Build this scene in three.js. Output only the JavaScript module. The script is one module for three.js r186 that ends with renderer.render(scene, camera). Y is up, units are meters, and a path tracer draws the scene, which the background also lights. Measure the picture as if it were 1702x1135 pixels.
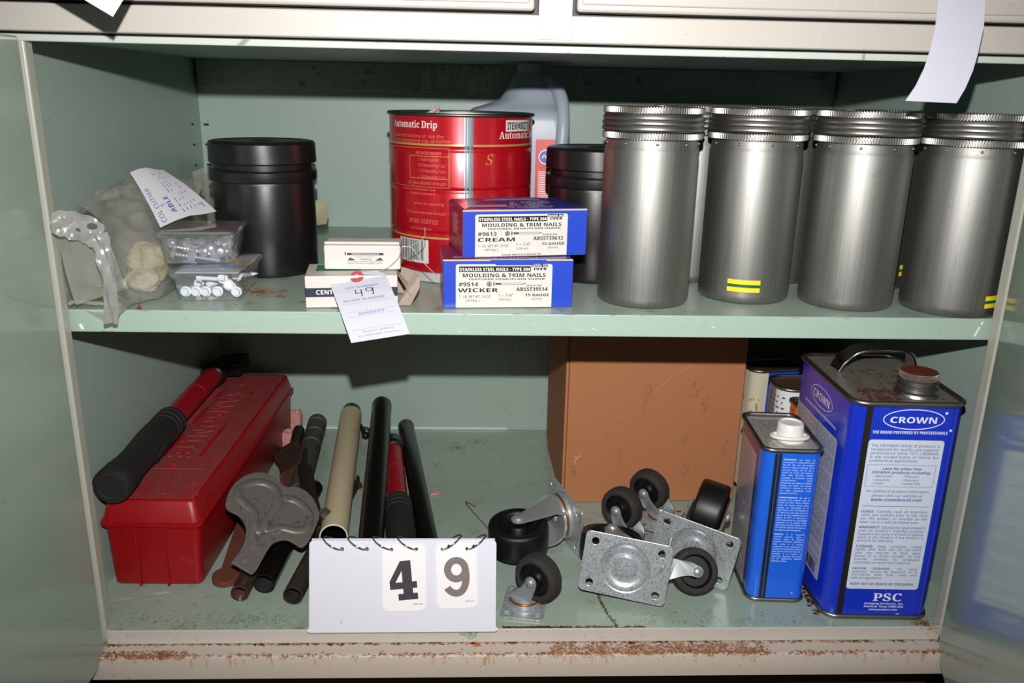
import * as THREE from 'three';
import { RoundedBoxGeometry } from 'three/addons/geometries/RoundedBoxGeometry.js';
import { TextGeometry } from 'three/addons/geometries/TextGeometry.js';
import { mergeGeometries, mergeVertices, toCreasedNormals as creaseNormals } from 'three/addons/utils/BufferGeometryUtils.js';
import { FontLoader } from 'three/addons/loaders/FontLoader.js';
import { RectAreaLightUniformsLib } from 'three/addons/lights/RectAreaLightUniformsLib.js';
import { ImprovedNoise } from 'three/addons/math/ImprovedNoise.js';

// ------------------------------------------------------------------ camera, light, exposure
const W = 1702, H = 1135;
const scene = new THREE.Scene();
scene.background = new THREE.Color(0x000000);
const camera = new THREE.PerspectiveCamera(44.773, W / H, 0.02, 20);
camera.rotation.order = 'YXZ';
camera.position.set(-0.0592, 0.5401, 0.7479);
camera.rotation.set(-0.2911, -0.0425, 0.0212);
scene.add(camera);
const renderer = new THREE.WebGLRenderer({ antialias: true });
renderer.toneMapping = THREE.LinearToneMapping;
renderer.toneMappingExposure = 1.0;
renderer.shadowMap.enabled = true;
RectAreaLightUniformsLib.init();
const FLASH = new THREE.Vector3(-0.0592, 0.637, 0.728);      // the flash that lit the photograph stands just above the lens
const flash = new THREE.SpotLight(0xfffcf8, 3.6, 0, 0.94, 1, 2);
flash.name = 'flash_light';
flash.position.copy(FLASH);
flash.target.position.set(-0.028, 0.418, 0);
flash.castShadow = true;
flash.shadow.radius = 0.32;
flash.shadow.mapSize.set(2048, 2048);
scene.add(flash, flash.target);

// ------------------------------------------------------------------ helpers
const V2 = (x, y) => new THREE.Vector2(x, y), V3 = (x, y, z) => new THREE.Vector3(x, y, z);
const S = 0.3373, HT = 0.5734, WI = 0.44, XW = 0.4742, DB = -0.5388;  // shelf top, rail underside, half opening, side wall, back wall
let seed = 7;
const rnd = () => { seed = (seed * 1664525 + 1013904223) >>> 0; return seed / 4294967296; };
const rr = (a, b) => a + (b - a) * rnd();
const noise = new ImprovedNoise(), nz = (x, y, z = 0.37) => noise.noise(x, y, z);
const used = {};
function numbered(n) { const k = used[n] = (used[n] ?? -1) + 1; return k ? `${n}_${String(k).padStart(3, '0')}` : n; }
function shade(o) { o.traverse((m) => { if (m.isMesh) { m.castShadow = true; m.receiveShadow = true; } }); return o; }
function thing(name, label, category, pos = [0, 0, 0], turn = 0, group) {
  const o = new THREE.Group(); o.name = numbered(name); scene.add(o);
  o.position.set(...pos); o.rotation.y = turn; o.userData = { label, category };
  if (group) o.userData.group = group;
  return o;
}
function part(name, geo, mat, parent, label) {
  const m = new THREE.Mesh(geo, mat); m.name = name; m.castShadow = m.receiveShadow = true;
  if (label) m.userData.label = label;
  parent.add(m); return m;
}
function struct(name, geo, mat) { const m = part(name, geo, mat, scene); m.userData.kind = 'structure'; return m; }
function copy(o, label, pos, turn, group) {
  const c = o.clone(); c.name = numbered(o.name.replace(/_\d{3}$/, '')); c.userData = { ...o.userData, label }; scene.add(c);
  if (pos) c.position.set(...pos);
  if (turn !== undefined) c.rotation.y = turn;
  if (group) c.userData.group = group;
  return c;
}
const toCreasedNormals = (g, a) => creaseNormals(g.scale(4000, 4000, 4000), a).scale(1 / 4000, 1 / 4000, 1 / 4000);   // it merges points at 1 cm, so work large
const mv = (g, x, y, z) => (g.translate(x, y, z), g);
function plain(g) { const o = g.index ? g.toNonIndexed() : g; for (const k of Object.keys(o.attributes)) if (!['position', 'normal', 'uv'].includes(k)) o.deleteAttribute(k); o.clearGroups(); return o; }
const join = (...gs) => mergeGeometries(gs.flat().map(plain));
const rbox = (w, h, d, r = 0.001, s = 2) => new RoundedBoxGeometry(w, h, d, s, Math.min(r, w / 2.02, h / 2.02, d / 2.02));
const boxAt = (x0, x1, y0, y1, z0, z1, r = 0.001) => mv(rbox(x1 - x0, y1 - y0, z1 - z0, r), (x0 + x1) / 2, (y0 + y1) / 2, (z0 + z1) / 2);
function metreUV(g, k = 1) {       // uv in metres, by the axis each face looks along
  const o = plain(g), p = o.attributes.position, n = o.attributes.normal, uv = new Float32Array(p.count * 2);
  for (let i = 0; i < p.count; i += 3) {
    let x = 0, y = 0, z = 0;
    for (let j = 0; j < 3; j++) { x += n.getX(i + j); y += n.getY(i + j); z += n.getZ(i + j); }
    x = Math.abs(x); y = Math.abs(y); z = Math.abs(z);
    for (let j = i; j < i + 3; j++) {
      const [a, b] = y > x && y > z ? [p.getX(j), -p.getZ(j)] : x > z ? [p.getZ(j), p.getY(j)] : [p.getX(j), p.getY(j)];
      uv[j * 2] = a * k; uv[j * 2 + 1] = b * k;
    }
  }
  o.setAttribute('uv', new THREE.BufferAttribute(uv, 2)); return o;
}
function fitUV(g, ax, a0, a1, bx, b0, b1) {   // uv 0..1 over a span of two coordinate axes
  const o = g, p = o.attributes.position, uv = new Float32Array(p.count * 2), get = { x: (i) => p.getX(i), y: (i) => p.getY(i), z: (i) => p.getZ(i) };
  for (let i = 0; i < p.count; i++) { uv[2 * i] = (get[ax](i) - a0) / (a1 - a0); uv[2 * i + 1] = (get[bx](i) - b0) / (b1 - b0); }
  o.setAttribute('uv', new THREE.BufferAttribute(uv, 2)); return o;
}
function lathe(profile, seg = 64, crease = 0.6, start = -Math.PI) {
  const g = new THREE.LatheGeometry(profile.map(([r, y]) => V2(Math.max(r, 0.00001), y)), seg, start, Math.PI * 2);
  return crease ? toCreasedNormals(g, crease) : g;
}
function vByHeight(g, h) { const p = g.attributes.position, u = g.attributes.uv; for (let i = 0; i < p.count; i++) u.setY(i, p.getY(i) / h); return g; }
function align(g, a, b) {   // geometry along +y from the origin is laid from a towards b
  const d = V3(...b).sub(V3(...a)).normalize();
  g.applyQuaternion(new THREE.Quaternion().setFromUnitVectors(V3(0, 1, 0), d)); g.translate(...a); return g;
}
function aim(o, a, b) { o.position.set(...a); o.quaternion.setFromUnitVectors(V3(0, 1, 0), V3(...b).sub(V3(...a)).normalize()); return o; }
const dist = (a, b) => V3(...a).distanceTo(V3(...b));
function tube(points, r, seg = 40, rad = 8, closed = false, tension = 0.5) {
  return new THREE.TubeGeometry(new THREE.CatmullRomCurve3(points.map((p) => V3(...p)), closed, 'catmullrom', tension), seg, r, rad, closed);
}
function wire(points, r, rad = 7) {  // straight runs with round joints
  const gs = [];
  for (let i = 0; i + 1 < points.length; i++) gs.push(align(new THREE.CylinderGeometry(r, r, dist(points[i], points[i + 1]), rad, 1, true).translate(0, dist(points[i], points[i + 1]) / 2, 0), points[i], points[i + 1]));
  for (const p of points) gs.push(mv(new THREE.SphereGeometry(r, rad, 5), ...p));
  return join(gs);
}
function roundRect(w, d, r, n = 6) {   // points of a rounded rectangle, seen from above, from the back left corner round by the left, front, right, back
  const out = [], c = [[-w / 2 + r, -d / 2 + r, Math.PI], [-w / 2 + r, d / 2 - r, Math.PI / 2], [w / 2 - r, d / 2 - r, 0], [w / 2 - r, -d / 2 + r, -Math.PI / 2]];
  for (const [x, z, a0] of c) for (let i = 0; i <= n; i++) { const a = a0 + Math.PI / 2 - (i / n) * Math.PI / 2; out.push([x + Math.cos(a) * r, z + Math.sin(a) * r]); }
  return out;
}
function loft(rings, closedTop = true, closedBottom = true) {   // rings of [x, y, z], all of one length, going round to the right seen from outside
  const n = rings[0].length, pos = [], uv = [], idx = [];
  rings.forEach((R, k) => { for (let i = 0; i <= n; i++) { pos.push(...R[i % n]); uv.push(i / n, k / (rings.length - 1)); } });
  for (let k = 0; k + 1 < rings.length; k++) for (let i = 0; i < n; i++) { const a = k * (n + 1) + i, b = a + 1, c = a + n + 1, d = c + 1; idx.push(a, b, d, a, d, c); }
  const cap = (R, up) => { const c0 = pos.length / 3; const c = [0, 1, 2].map((j) => R.reduce((s, p) => s + p[j], 0) / n); pos.push(...c); uv.push(0.5, 0.5); R.forEach((p) => { pos.push(...p); uv.push(0.5, 0.5); }); for (let i = 0; i < n; i++) { const a = c0 + 1 + i, b = c0 + 1 + ((i + 1) % n); up ? idx.push(c0, a, b) : idx.push(c0, b, a); } };
  if (closedTop) cap(rings[rings.length - 1], true);
  if (closedBottom) cap(rings[0], false);
  const g = new THREE.BufferGeometry(); g.setAttribute('position', new THREE.Float32BufferAttribute(pos, 3)); g.setAttribute('uv', new THREE.Float32BufferAttribute(uv, 2)); g.setIndex(idx);
  return g;
}
function smoothed(g, crease = 0.7) { return toCreasedNormals(g, crease); }
function extrude(shape, depth, bevel = 0.0004, seg = 12) {
  return new THREE.ExtrudeGeometry(shape, { depth, bevelEnabled: bevel > 0, bevelThickness: bevel, bevelSize: bevel, bevelOffset: -bevel, bevelSegments: 2, curveSegments: seg });
}
function rrShape(w, h, r, x = 0, y = 0) {
  const s = new THREE.Shape(), a = x - w / 2, b = x + w / 2, c = y - h / 2, d = y + h / 2;
  s.moveTo(a + r, c); s.lineTo(b - r, c); s.absarc(b - r, c + r, r, -Math.PI / 2, 0); s.lineTo(b, d - r); s.absarc(b - r, d - r, r, 0, Math.PI / 2); s.lineTo(a + r, d); s.absarc(a + r, d - r, r, Math.PI / 2, Math.PI); s.lineTo(a, c + r); s.absarc(a + r, c + r, r, Math.PI, 1.5 * Math.PI);
  return s;
}
const hole = (x, y, r) => { const p = new THREE.Path(); p.absarc(x, y, r, 0, Math.PI * 2, true); return p; };

// ------------------------------------------------------------------ textures and materials
function canvas(w, h, draw) { const c = document.createElement('canvas'); c.width = w; c.height = h; draw(c.getContext('2d'), w, h); return c; }
function tex(c, srgb = true, rep) {
  const t = new THREE.CanvasTexture(c); t.colorSpace = srgb ? THREE.SRGBColorSpace : THREE.NoColorSpace; t.magFilter = THREE.LinearFilter; t.anisotropy = 8;
  if (rep) { t.wrapS = t.wrapT = THREE.RepeatWrapping; t.repeat.set(rep, rep); }
  return t;
}
const std = (o) => new THREE.MeshStandardMaterial(o), phy = (o) => new THREE.MeshPhysicalMaterial(o);
function speckle(g, w, h, n, cols, r0, r1, box) {
  const [x0, y0, x1, y1] = box ?? [0, 0, w, h];
  for (let i = 0; i < n; i++) { g.fillStyle = cols[Math.floor(rnd() * cols.length)]; const r = r0 * Math.pow(r1 / r0, rnd() * rnd()); g.beginPath(); g.ellipse(rr(x0, x1), rr(y0, y1), r * rr(0.5, 1.6), r * rr(0.4, 1), rr(0, 3), 0, 7); g.fill(); }
}
function scratch(g, w, h, n, cols, len, lw = 1) {
  for (let i = 0; i < n; i++) { g.strokeStyle = cols[Math.floor(rnd() * cols.length)]; g.lineWidth = lw * rr(0.4, 1.3); const x = rr(0, w), y = rr(0, h), a = rr(0, 6.3), l = rr(0.2, 1) * len; g.beginPath(); g.moveTo(x, y); g.quadraticCurveTo(x + Math.cos(a) * l / 2 + rr(-3, 3), y + Math.sin(a) * l / 2 + rr(-3, 3), x + Math.cos(a) * l, y + Math.sin(a) * l); g.stroke(); }
}
function blotch(g, x, y, R, n, cols, r0, r1) {  // a clump of grains round a point
  for (let i = 0; i < n; i++) { const a = rr(0, 6.3), d = R * Math.pow(rnd(), 0.8) * (rnd() + rnd()) / 1.6; g.fillStyle = cols[Math.floor(rnd() * cols.length)]; g.beginPath(); g.ellipse(x + Math.cos(a) * d, y + Math.sin(a) * d * 0.8, rr(r0, r1), rr(r0, r1) * 0.7, rr(0, 3), 0, 7); g.fill(); }
}
function grainTexture(w, h, base, amp, sx, sy) {  // fine value noise as a data texture in the red and green channels
  const d = new Uint8Array(w * h * 4);
  for (let y = 0; y < h; y++) for (let x = 0; x < w; x++) {
    const v = nz(x / w * sx, y / h * sy, 1.3) * 0.6 + nz(x / w * sx * 3.1, y / h * sy * 3.1, 5.1) * 0.4 + (rnd() - 0.5) * 0.35, b = Math.max(0, Math.min(255, base + amp * v)), i = (y * w + x) * 4;
    d[i] = d[i + 1] = d[i + 2] = b; d[i + 3] = 255;
  }
  const t = new THREE.DataTexture(d, w, h); t.magFilter = THREE.LinearFilter; t.wrapS = t.wrapT = THREE.RepeatWrapping; t.needsUpdate = true; return t;
}
const orange = grainTexture(256, 256, 128, 110, 26, 26); orange.repeat.set(14, 14);         // paint surface, metres
const brushed = grainTexture(512, 256, 128, 90, 150, 3);                                     // drawn steel, streaks along the height
const blotchy = grainTexture(256, 256, 128, 150, 7, 7);
const GREEN = '#9cafa5', CREAM = '#b6b1aa';
function paintCanvas(base, w, h, extra) {
  return canvas(w, h, (g) => {
    g.fillStyle = base; g.fillRect(0, 0, w, h);
    speckle(g, w, h, w * 0.12, ['rgba(60,70,60,.10)', 'rgba(235,240,235,.07)', 'rgba(110,100,80,.08)'], 1, 9);
    speckle(g, w, h, w * 0.06, ['rgba(40,40,34,.5)', 'rgba(70,55,35,.4)'], 0.4, 1.6);
    scratch(g, w, h, w * 0.03, ['rgba(60,70,64,.25)', 'rgba(225,235,228,.3)'], 120, 1);
    extra?.(g, w, h);
  });
}
const greenPaint = phy({ map: tex(paintCanvas(GREEN, 1024, 1024), true, 1.6), roughness: 0.42, bumpMap: orange, bumpScale: 0.00006, specularIntensity: 0.8 });
const doorPaint = phy({ map: tex(paintCanvas('#98a89b', 1024, 1024), true, 1.9), roughness: 0.13, specularIntensity: 1 });
const creamPaint = phy({ map: tex(paintCanvas(CREAM, 1024, 1024), true, 1.7), roughness: 0.38, bumpMap: orange, bumpScale: 0.00004 });
const darkSteel = std({ color: 0x3a3a38, roughness: 0.6, metalness: 0.3 });
const jambPaint = phy({ color: 0xaeb0a4, roughness: 0.3 });
const steel = std({ color: 0xb9b8b2, metalness: 1, roughness: 0.5, roughnessMap: null });
const zinc = std({ color: 0xb0b6b8, metalness: 0.62, roughness: 0.4, bumpMap: blotchy, bumpScale: 0.00005 });
const chrome = std({ color: 0xd5d5d8, metalness: 1, roughness: 0.15 });
const blackPlastic = phy({ color: 0x121214, roughness: 0.33, bumpMap: orange, bumpScale: 0.00005 });
const blackRubber = std({ color: 0x1c1b1c, roughness: 0.72, bumpMap: orange, bumpScale: 0.0001 });
const blackPaint = phy({ color: 0x0b0c0b, roughness: 0.3 });
const paperWhite = std({ color: 0xc2c2d0, roughness: 0.85 });
const font = await new FontLoader().loadAsync('fonts/droid/droid_sans_bold.typeface.json');

// ------------------------------------------------------------------ the room round the cabinet
const floorY = -0.13;
const roomFloorMat = std({ map: tex(canvas(512, 512, (g, w, h) => { g.fillStyle = '#4a3a28'; g.fillRect(0, 0, w, h); for (let i = 0; i < 8; i++) { g.fillStyle = `rgba(${90 + rr(0, 30)},${64 + rr(0, 20)},36,.5)`; g.fillRect(0, i * 64, w, 62); } scratch(g, w, h, 200, ['rgba(30,20,10,.4)', 'rgba(140,110,70,.3)'], 120); speckle(g, w, h, 300, ['rgba(20,16,10,.6)'], 1, 5); }), true, 1.4), roughness: 0.7 });
const roomWallMat = std({ color: 0x4a4844, roughness: 0.95 });
struct('floor', metreUV(boxAt(-2, 2, floorY - 0.06, floorY, -0.75, 3.2, 0.002)), roomFloorMat);
struct('ceiling', boxAt(-2, 2, 2.3, 2.36, -0.75, 3.2, 0.002), roomWallMat);
struct('wall_back', boxAt(-2, 2, floorY, 2.3, -0.81, -0.75, 0.002), roomWallMat);
struct('wall_front', boxAt(-2, 2, floorY, 2.3, 3.2, 3.26, 0.002), roomWallMat);
struct('wall_left', boxAt(-2.06, -2, floorY, 2.3, -0.75, 3.2, 0.002), roomWallMat);
struct('wall_right', boxAt(2, 2.06, floorY, 2.3, -0.75, 3.2, 0.002), roomWallMat);

// ------------------------------------------------------------------ the flash
const fl = thing('flash_lamp', 'camera flash head on a black light stand behind the camera', 'lamp', [FLASH.x, floorY, 1.0]);
part('reflector', mv(rbox(0.075, 0.05, 0.05, 0.006), 0, FLASH.y - floorY, FLASH.z + 0.04 - 1.0), blackPlastic, fl);
part('lamp_glass', mv(rbox(0.055, 0.03, 0.004, 0.0015), 0, FLASH.y - floorY, FLASH.z + 0.012 - 1.0), std({ color: 0xffffff, emissive: 0xfff8ee, emissiveIntensity: 2 }), fl);
part('pole', join(wire([[0, 0.72, -0.2], [0, 0.72, 0], [0, 0.02, 0]], 0.009), align(new THREE.CylinderGeometry(0.006, 0.006, 0.05, 10), [0, 0.72, -0.2], [0, 0.8, -0.2])), blackPaint, fl);
for (let k = 0; k < 3; k++) part('leg', wire([[0, 0.22, 0], [Math.sin(k * 2.094 + 1) * 0.3, 0.008, Math.cos(k * 2.094 + 1) * 0.3 + 0.15]], 0.008), blackPaint, fl);

// ------------------------------------------------------------------ the cabinet
const cab = thing('metal_cabinet', 'open sage green steel cabinet with cream face frame holding two shelves of tins and tools', 'cabinet', [0, 0, 0]);
// the floor of the cabinet: green paint with grime, rust specks and wiped streaks where the photograph shows them
const FX = 2048 / 0.95, FZ = 1160 / 0.54, fx = (x) => (x + 0.475) * FX, fz = (z) => (z + 0.54) * FZ;
const floorCanvas = canvas(2048, 1160, (g, w, h) => {
  g.fillStyle = '#9aab9e'; g.fillRect(0, 0, w, h);
  speckle(g, w, h, 500, ['rgba(80,84,66,.10)', 'rgba(190,200,188,.10)', 'rgba(96,88,60,.10)'], 6, 46);
  speckle(g, w, h, 500, ['rgba(40,34,24,.6)', 'rgba(80,60,36,.5)', 'rgba(30,30,26,.6)'], 0.8, 3.2);
  scratch(g, w, h, 90, ['rgba(70,74,60,.3)', 'rgba(205,214,204,.35)', 'rgba(90,70,40,.25)'], 190, 1.6);
  blotch(g, fx(-0.091), fz(-0.465), 80, 260, ['rgba(92,74,44,.2)', 'rgba(60,50,34,.22)', 'rgba(120,98,60,.2)'], 1, 5);
  blotch(g, fx(-0.06), fz(-0.49), 70, 90, ['rgba(86,78,56,.18)', 'rgba(48,40,30,.25)'], 1, 5);
  blotch(g, fx(-0.12), fz(-0.40), 70, 60, ['rgba(70,70,54,.16)'], 1, 6);
  blotch(g, fx(0.1), fz(-0.35), 60, 60, ['rgba(70,66,50,.16)'], 1, 5);
  for (const [x0, x1] of [[0.0, 0.06], [0.06, 0.12], [-0.03, 0.02]]) for (let i = 0; i < 90; i++) blotch(g, fx(rr(x0, x1)), fz(rr(-0.004, -0.001)), 5, 5, ['rgba(58,34,20,.9)', 'rgba(90,52,26,.8)'], 0.8, 2.6);
  for (let i = 0; i < 70; i++) { const t = i / 70; blotch(g, fx(0.078 + 0.013 * t * t + rr(-0.001, 0.001)), fz(-0.075 + 0.07 * t), 3 + 4 * t, 3, ['rgba(60,38,24,.85)', 'rgba(86,56,34,.8)'], 0.8, 2.6); }
  for (let i = 0; i < 26; i++) blotch(g, fx(rr(-0.43, -0.24)), fz(rr(-0.03, -0.002)), 60, 26, ['rgba(80,72,50,.12)', 'rgba(60,56,42,.14)'], 1, 5);
  for (let i = 0; i < 22; i++) blotch(g, fx(rr(0.12, 0.42)), fz(rr(-0.03, -0.002)), 60, 24, ['rgba(90,78,54,.14)', 'rgba(52,46,36,.16)', 'rgba(190,120,70,.12)'], 1, 5);
  for (let i = 0; i < 60; i++) blotch(g, fx(rr(0.312, 0.325)), fz(rr(-0.2, -0.02)), 9, 12, ['rgba(84,46,26,.8)', 'rgba(60,36,24,.8)'], 1, 4);
  blotch(g, fx(0.425), fz(-0.006), 40, 160, ['rgba(140,92,52,.6)', 'rgba(74,52,34,.6)'], 1, 4);
  g.strokeStyle = 'rgba(40,36,28,.8)'; g.lineWidth = 3; for (const p of [[[0.405, -0.06], [0.43, -0.035]], [[0.415, -0.025], [0.428, -0.022]]]) { g.beginPath(); g.moveTo(fx(p[0][0]), fz(p[0][1])); g.lineTo(fx(p[1][0]), fz(p[1][1])); g.stroke(); }
});
const floorPaint = phy({ map: tex(floorCanvas), roughness: 0.22, bumpMap: orange, bumpScale: 0.00005, specularIntensity: 1 });
const shelfCanvas = canvas(2048, 1160, (g, w, h) => {
  g.fillStyle = '#9baca0'; g.fillRect(0, 0, w, h);
  speckle(g, w, h, 420, ['rgba(84,80,66,.14)', 'rgba(190,200,188,.10)', 'rgba(110,96,70,.13)'], 6, 50);
  speckle(g, w, h, 320, ['rgba(40,34,24,.6)', 'rgba(90,56,36,.6)', 'rgba(140,70,40,.5)'], 0.8, 3.4);
  scratch(g, w, h, 80, ['rgba(70,74,60,.3)', 'rgba(215,222,214,.35)'], 150, 1.5);
  blotch(g, fx(-0.285), fz(-0.1), 70, 260, ['rgba(150,84,50,.3)', 'rgba(176,90,52,.4)', 'rgba(120,70,48,.3)'], 1, 7);
  blotch(g, fx(-0.262), fz(-0.08), 24, 60, ['rgba(176,84,46,.5)'], 1, 6);
  blotch(g, fx(0.11), fz(-0.036), 22, 40, ['rgba(196,132,70,.8)', 'rgba(90,60,40,.6)'], 1, 3);
  blotch(g, fx(-0.41), fz(-0.07), 60, 120, ['rgba(130,84,50,.4)', 'rgba(60,40,30,.5)'], 1, 4);
  for (let i = 0; i < 14; i++) blotch(g, fx(rr(-0.3, 0.03)), fz(rr(-0.06, -0.022)), 40, 20, ['rgba(96,88,74,.16)'], 2, 9);
});
const shelfPaint = phy({ map: tex(shelfCanvas), roughness: 0.3, bumpMap: orange, bumpScale: 0.00005, specularIntensity: 0.9 });
part('floor_panel', fitUV(boxAt(-XW, XW, -0.0149, 0, DB, -0.0012, 0.0008), 'x', -0.475, 0.475, 'z', 0, -0.54), floorPaint, cab);
// cream front lip, then the rusty ledge and the base rail
const lipMat = phy({ map: tex(canvas(2048, 64, (g, w, h) => { g.fillStyle = '#c4bdb5'; g.fillRect(0, 0, w, h); speckle(g, w, h, 240, ['rgba(120,90,60,.4)', 'rgba(50,40,34,.6)', 'rgba(150,160,150,.4)'], 0.6, 3); scratch(g, w, h, 60, ['rgba(120,130,120,.5)', 'rgba(90,70,60,.4)'], 30); blotch(g, (-0.067 + 0.475) * FX, 22, 26, 130, ['#93a598', '#aab8ac', '#7f9084'], 2, 6); blotch(g, (0.43 + 0.475) * FX, 8, 40, 60, ['rgba(170,120,70,.6)'], 1, 4); }), true), roughness: 0.4 });
part('floor_lip', fitUV(boxAt(-WI, WI, -0.0155, 0.0004, -0.0012, 0.0008, 0.0006), 'x', -0.475, 0.475, 'y', -0.016, 0.001), lipMat, cab);
const ledgeCanvas = canvas(2048, 128, (g, w, h) => {    // v: 0 at the back of the ledge, then over its front edge and down the face
  g.fillStyle = '#bcb0a5'; g.fillRect(0, 0, w, h);
  const rust = ['rgba(120,70,40,.55)', 'rgba(150,92,56,.5)', 'rgba(92,52,32,.6)', 'rgba(184,124,78,.5)'], dark = ['rgba(56,32,26,.9)', 'rgba(84,50,34,.9)'];
  for (let i = 0; i < 620; i++) { const x = rr(0, w), k = 0.35 + 0.65 * Math.max(0, nz(x / 130, 2, 9) + 0.35); if (rnd() < k) blotch(g, x, rr(1, 9), 10, 6, rnd() < 0.4 ? dark : rust, 0.6, 3.4); }
  for (let i = 0; i < 900; i++) { const x = rr(0, w), k = 0.3 + 0.7 * Math.max(0, nz(x / 110, 7, 3) + 0.3); if (rnd() < k) blotch(g, x, 50 + rr(-5, 4), 12, 6, rust, 0.6, 3.6); }
  for (let i = 0; i < 420; i++) { const x = 1250 + rr(-180, 300); blotch(g, x, rr(12, 52), 16, 7, [...rust, 'rgba(150,120,88,.6)'], 0.8, 4); }
  for (let i = 0; i < 120; i++) blotch(g, rr(60, 260), rr(30, 56), 12, 6, rust, 0.8, 4);
  for (let i = 0; i < 60; i++) { const x = rr(40, w - 40), l = rr(4, 30); for (let j = 0; j < l; j++) blotch(g, x + rr(-2, 2), 56 + j, 3, 2, ['rgba(176,130,92,.35)'], 0.6, 2); }
  blotch(g, 900, 12, 14, 40, ['#c46a2e', '#a8541f'], 1, 4); blotch(g, 1250, 8, 10, 40, ['#3a1a1a', '#54262a'], 1, 3);
  speckle(g, w, h, 260, ['rgba(90,60,44,.5)', 'rgba(60,50,40,.5)', 'rgba(180,130,90,.4)'], 0.6, 3);
});
const ledgeMat = phy({ map: tex(ledgeCanvas), roughness: 0.5, bumpMap: blotchy, bumpScale: 0.0001 });
{ // one folded sheet: ledge, rounded edge, face
  const prof = [[-0.0164, -0.02], [-0.0164, -0.001], [-0.0168, 0.017], [-0.0172, 0.0192], [-0.019, 0.0206], [-0.043, 0.0208], [-0.0435, 0.0192], [-0.0435, -0.05]];
  const pos = [], uv = [], idx = []; let l = -0.019;
  prof.forEach(([y, z], i) => { if (i) l += Math.hypot(y - prof[i - 1][0], z - prof[i - 1][1]); for (const [x, u] of [[-0.478, 0], [0.478, 1]]) { pos.push(x, y, z); uv.push(u, 1 - Math.min(1, Math.max(0, l) / 0.05)); } if (i) { const a = 2 * i - 2; idx.push(a, a + 2, a + 3, a, a + 3, a + 1); } });
  const g = new THREE.BufferGeometry(); g.setAttribute('position', new THREE.Float32BufferAttribute(pos, 3)); g.setAttribute('uv', new THREE.Float32BufferAttribute(uv, 2)); g.setIndex(idx);
  part('base_rail', toCreasedNormals(g, 0.9), ledgeMat, cab, 'cream base rail with a rust stained ledge');
}
part('kick_plate', boxAt(-0.47, 0.47, floorY + 0.001, -0.044, -0.062, -0.05, 0.001), darkSteel, cab);
part('side_panel', metreUV(boxAt(-XW - 0.012, -XW, -0.04, 0.62, DB - 0.01, -0.0005, 0.001)), greenPaint, cab);
part('side_panel', metreUV(boxAt(XW, XW + 0.012, -0.04, 0.62, DB - 0.01, -0.0005, 0.001)), greenPaint, cab);
part('back_panel', metreUV(boxAt(-XW, XW, -0.01, 0.6, DB - 0.008, DB, 0.0005)), greenPaint, cab);
part('back_strip', metreUV(boxAt(-0.0079, -0.0041, 0.0055, S - 0.022, DB, DB + 0.0009, 0.0004)), greenPaint, cab);
part('back_strip', metreUV(boxAt(-XW, -0.009, 0.0002, 0.0046, DB, DB + 0.0016, 0.0006)), phy({ color: 0xc4cfc8, roughness: 0.3 }), cab);
part('back_strip', metreUV(boxAt(-0.0032, XW, 0.0002, 0.0034, DB, DB + 0.0012, 0.0005)), greenPaint, cab);
part('top_panel', metreUV(boxAt(-XW, XW, 0.5787, 0.5837, DB, -0.003, 0.0008)), greenPaint, cab);
// flange hanging at the back, with paint runs and scraped primer
const flangeMat = phy({ map: tex(canvas(1024, 64, (g, w, h) => { g.fillStyle = '#93a398'; g.fillRect(0, 0, w, h); speckle(g, w, h, 200, ['rgba(150,130,110,.25)', 'rgba(70,80,70,.3)'], 2, 16); for (let i = 0; i < 26; i++) { g.fillStyle = 'rgba(206,196,186,.45)'; g.fillRect(rr(340, 520), rr(0, 30), rr(2, 7), rr(20, 60)); } scratch(g, w, h, 40, ['rgba(210,200,190,.5)'], 60, 2); }), true), roughness: 0.35 });
part('back_flange', fitUV(boxAt(-XW + 0.004, XW - 0.004, 0.5385, 0.5786, DB + 0.0005, DB + 0.012, 0.0012), 'x', -0.475, 0.475, 'y', 0.538, 0.579), flangeMat, cab);
// slots for the shelf clips
const slotGeo = rbox(0.0075, 0.003, 0.0012, 0.0005), slotMat = std({ color: 0x1c221f, roughness: 0.8 });
for (const y of [0.4861, 0.4573, 0.428]) {
  for (const s of [-1, 1]) {
    part('clip_slot', mv(slotGeo.clone(), s * 0.4655, y, DB + 0.0002), slotMat, cab);
    part('clip_slot', mv(slotGeo.clone().rotateY(Math.PI / 2), s * (XW - 0.0002), y + 0.0015, -0.504), slotMat, cab);
  }
}
// face frame
for (const s of [-1, 1]) part('jamb', metreUV(boxAt(Math.min(s * WI, s * 0.486), Math.max(s * WI, s * 0.486), -0.012, HT + 0.002, -0.0145, 0, 0.0022)), jambPaint, cab);
part('rail_lip', metreUV(boxAt(-0.476, 0.476, HT, HT + 0.0058, -0.003, 0.0004, 0.0012)), phy({ map: tex(paintCanvas('#b9c2ba', 512, 512, (g, w, h) => { scratch(g, w, h, 60, ['rgba(90,110,96,.6)'], 40, 2); speckle(g, w, h, 16, ['rgba(60,70,60,.8)'], 2, 5); }), true, 1.3), roughness: 0.25 }), cab);
part('rail_back', metreUV(boxAt(-0.487, 0.487, HT + 0.0058, 0.72, -0.004, -0.0008, 0.0005)), darkSteel, cab);
part('rail', metreUV(boxAt(-0.487, 0.487, HT + 0.0074, 0.6025, -0.0008, 0.0152, 0.0016)), creamPaint, cab);
const drawers = (x0, x1, n) => { const d = part(n, metreUV(boxAt(x0, x1, 0.6052, 0.71, -0.0008, 0.0185, 0.003)), creamPaint, cab); part('drawer_panel', metreUV(boxAt(x0 + 0.004, x1 - 0.004, 0.6105, 0.705, 0.0165, 0.0202, 0.002)), creamPaint, d); };
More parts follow.
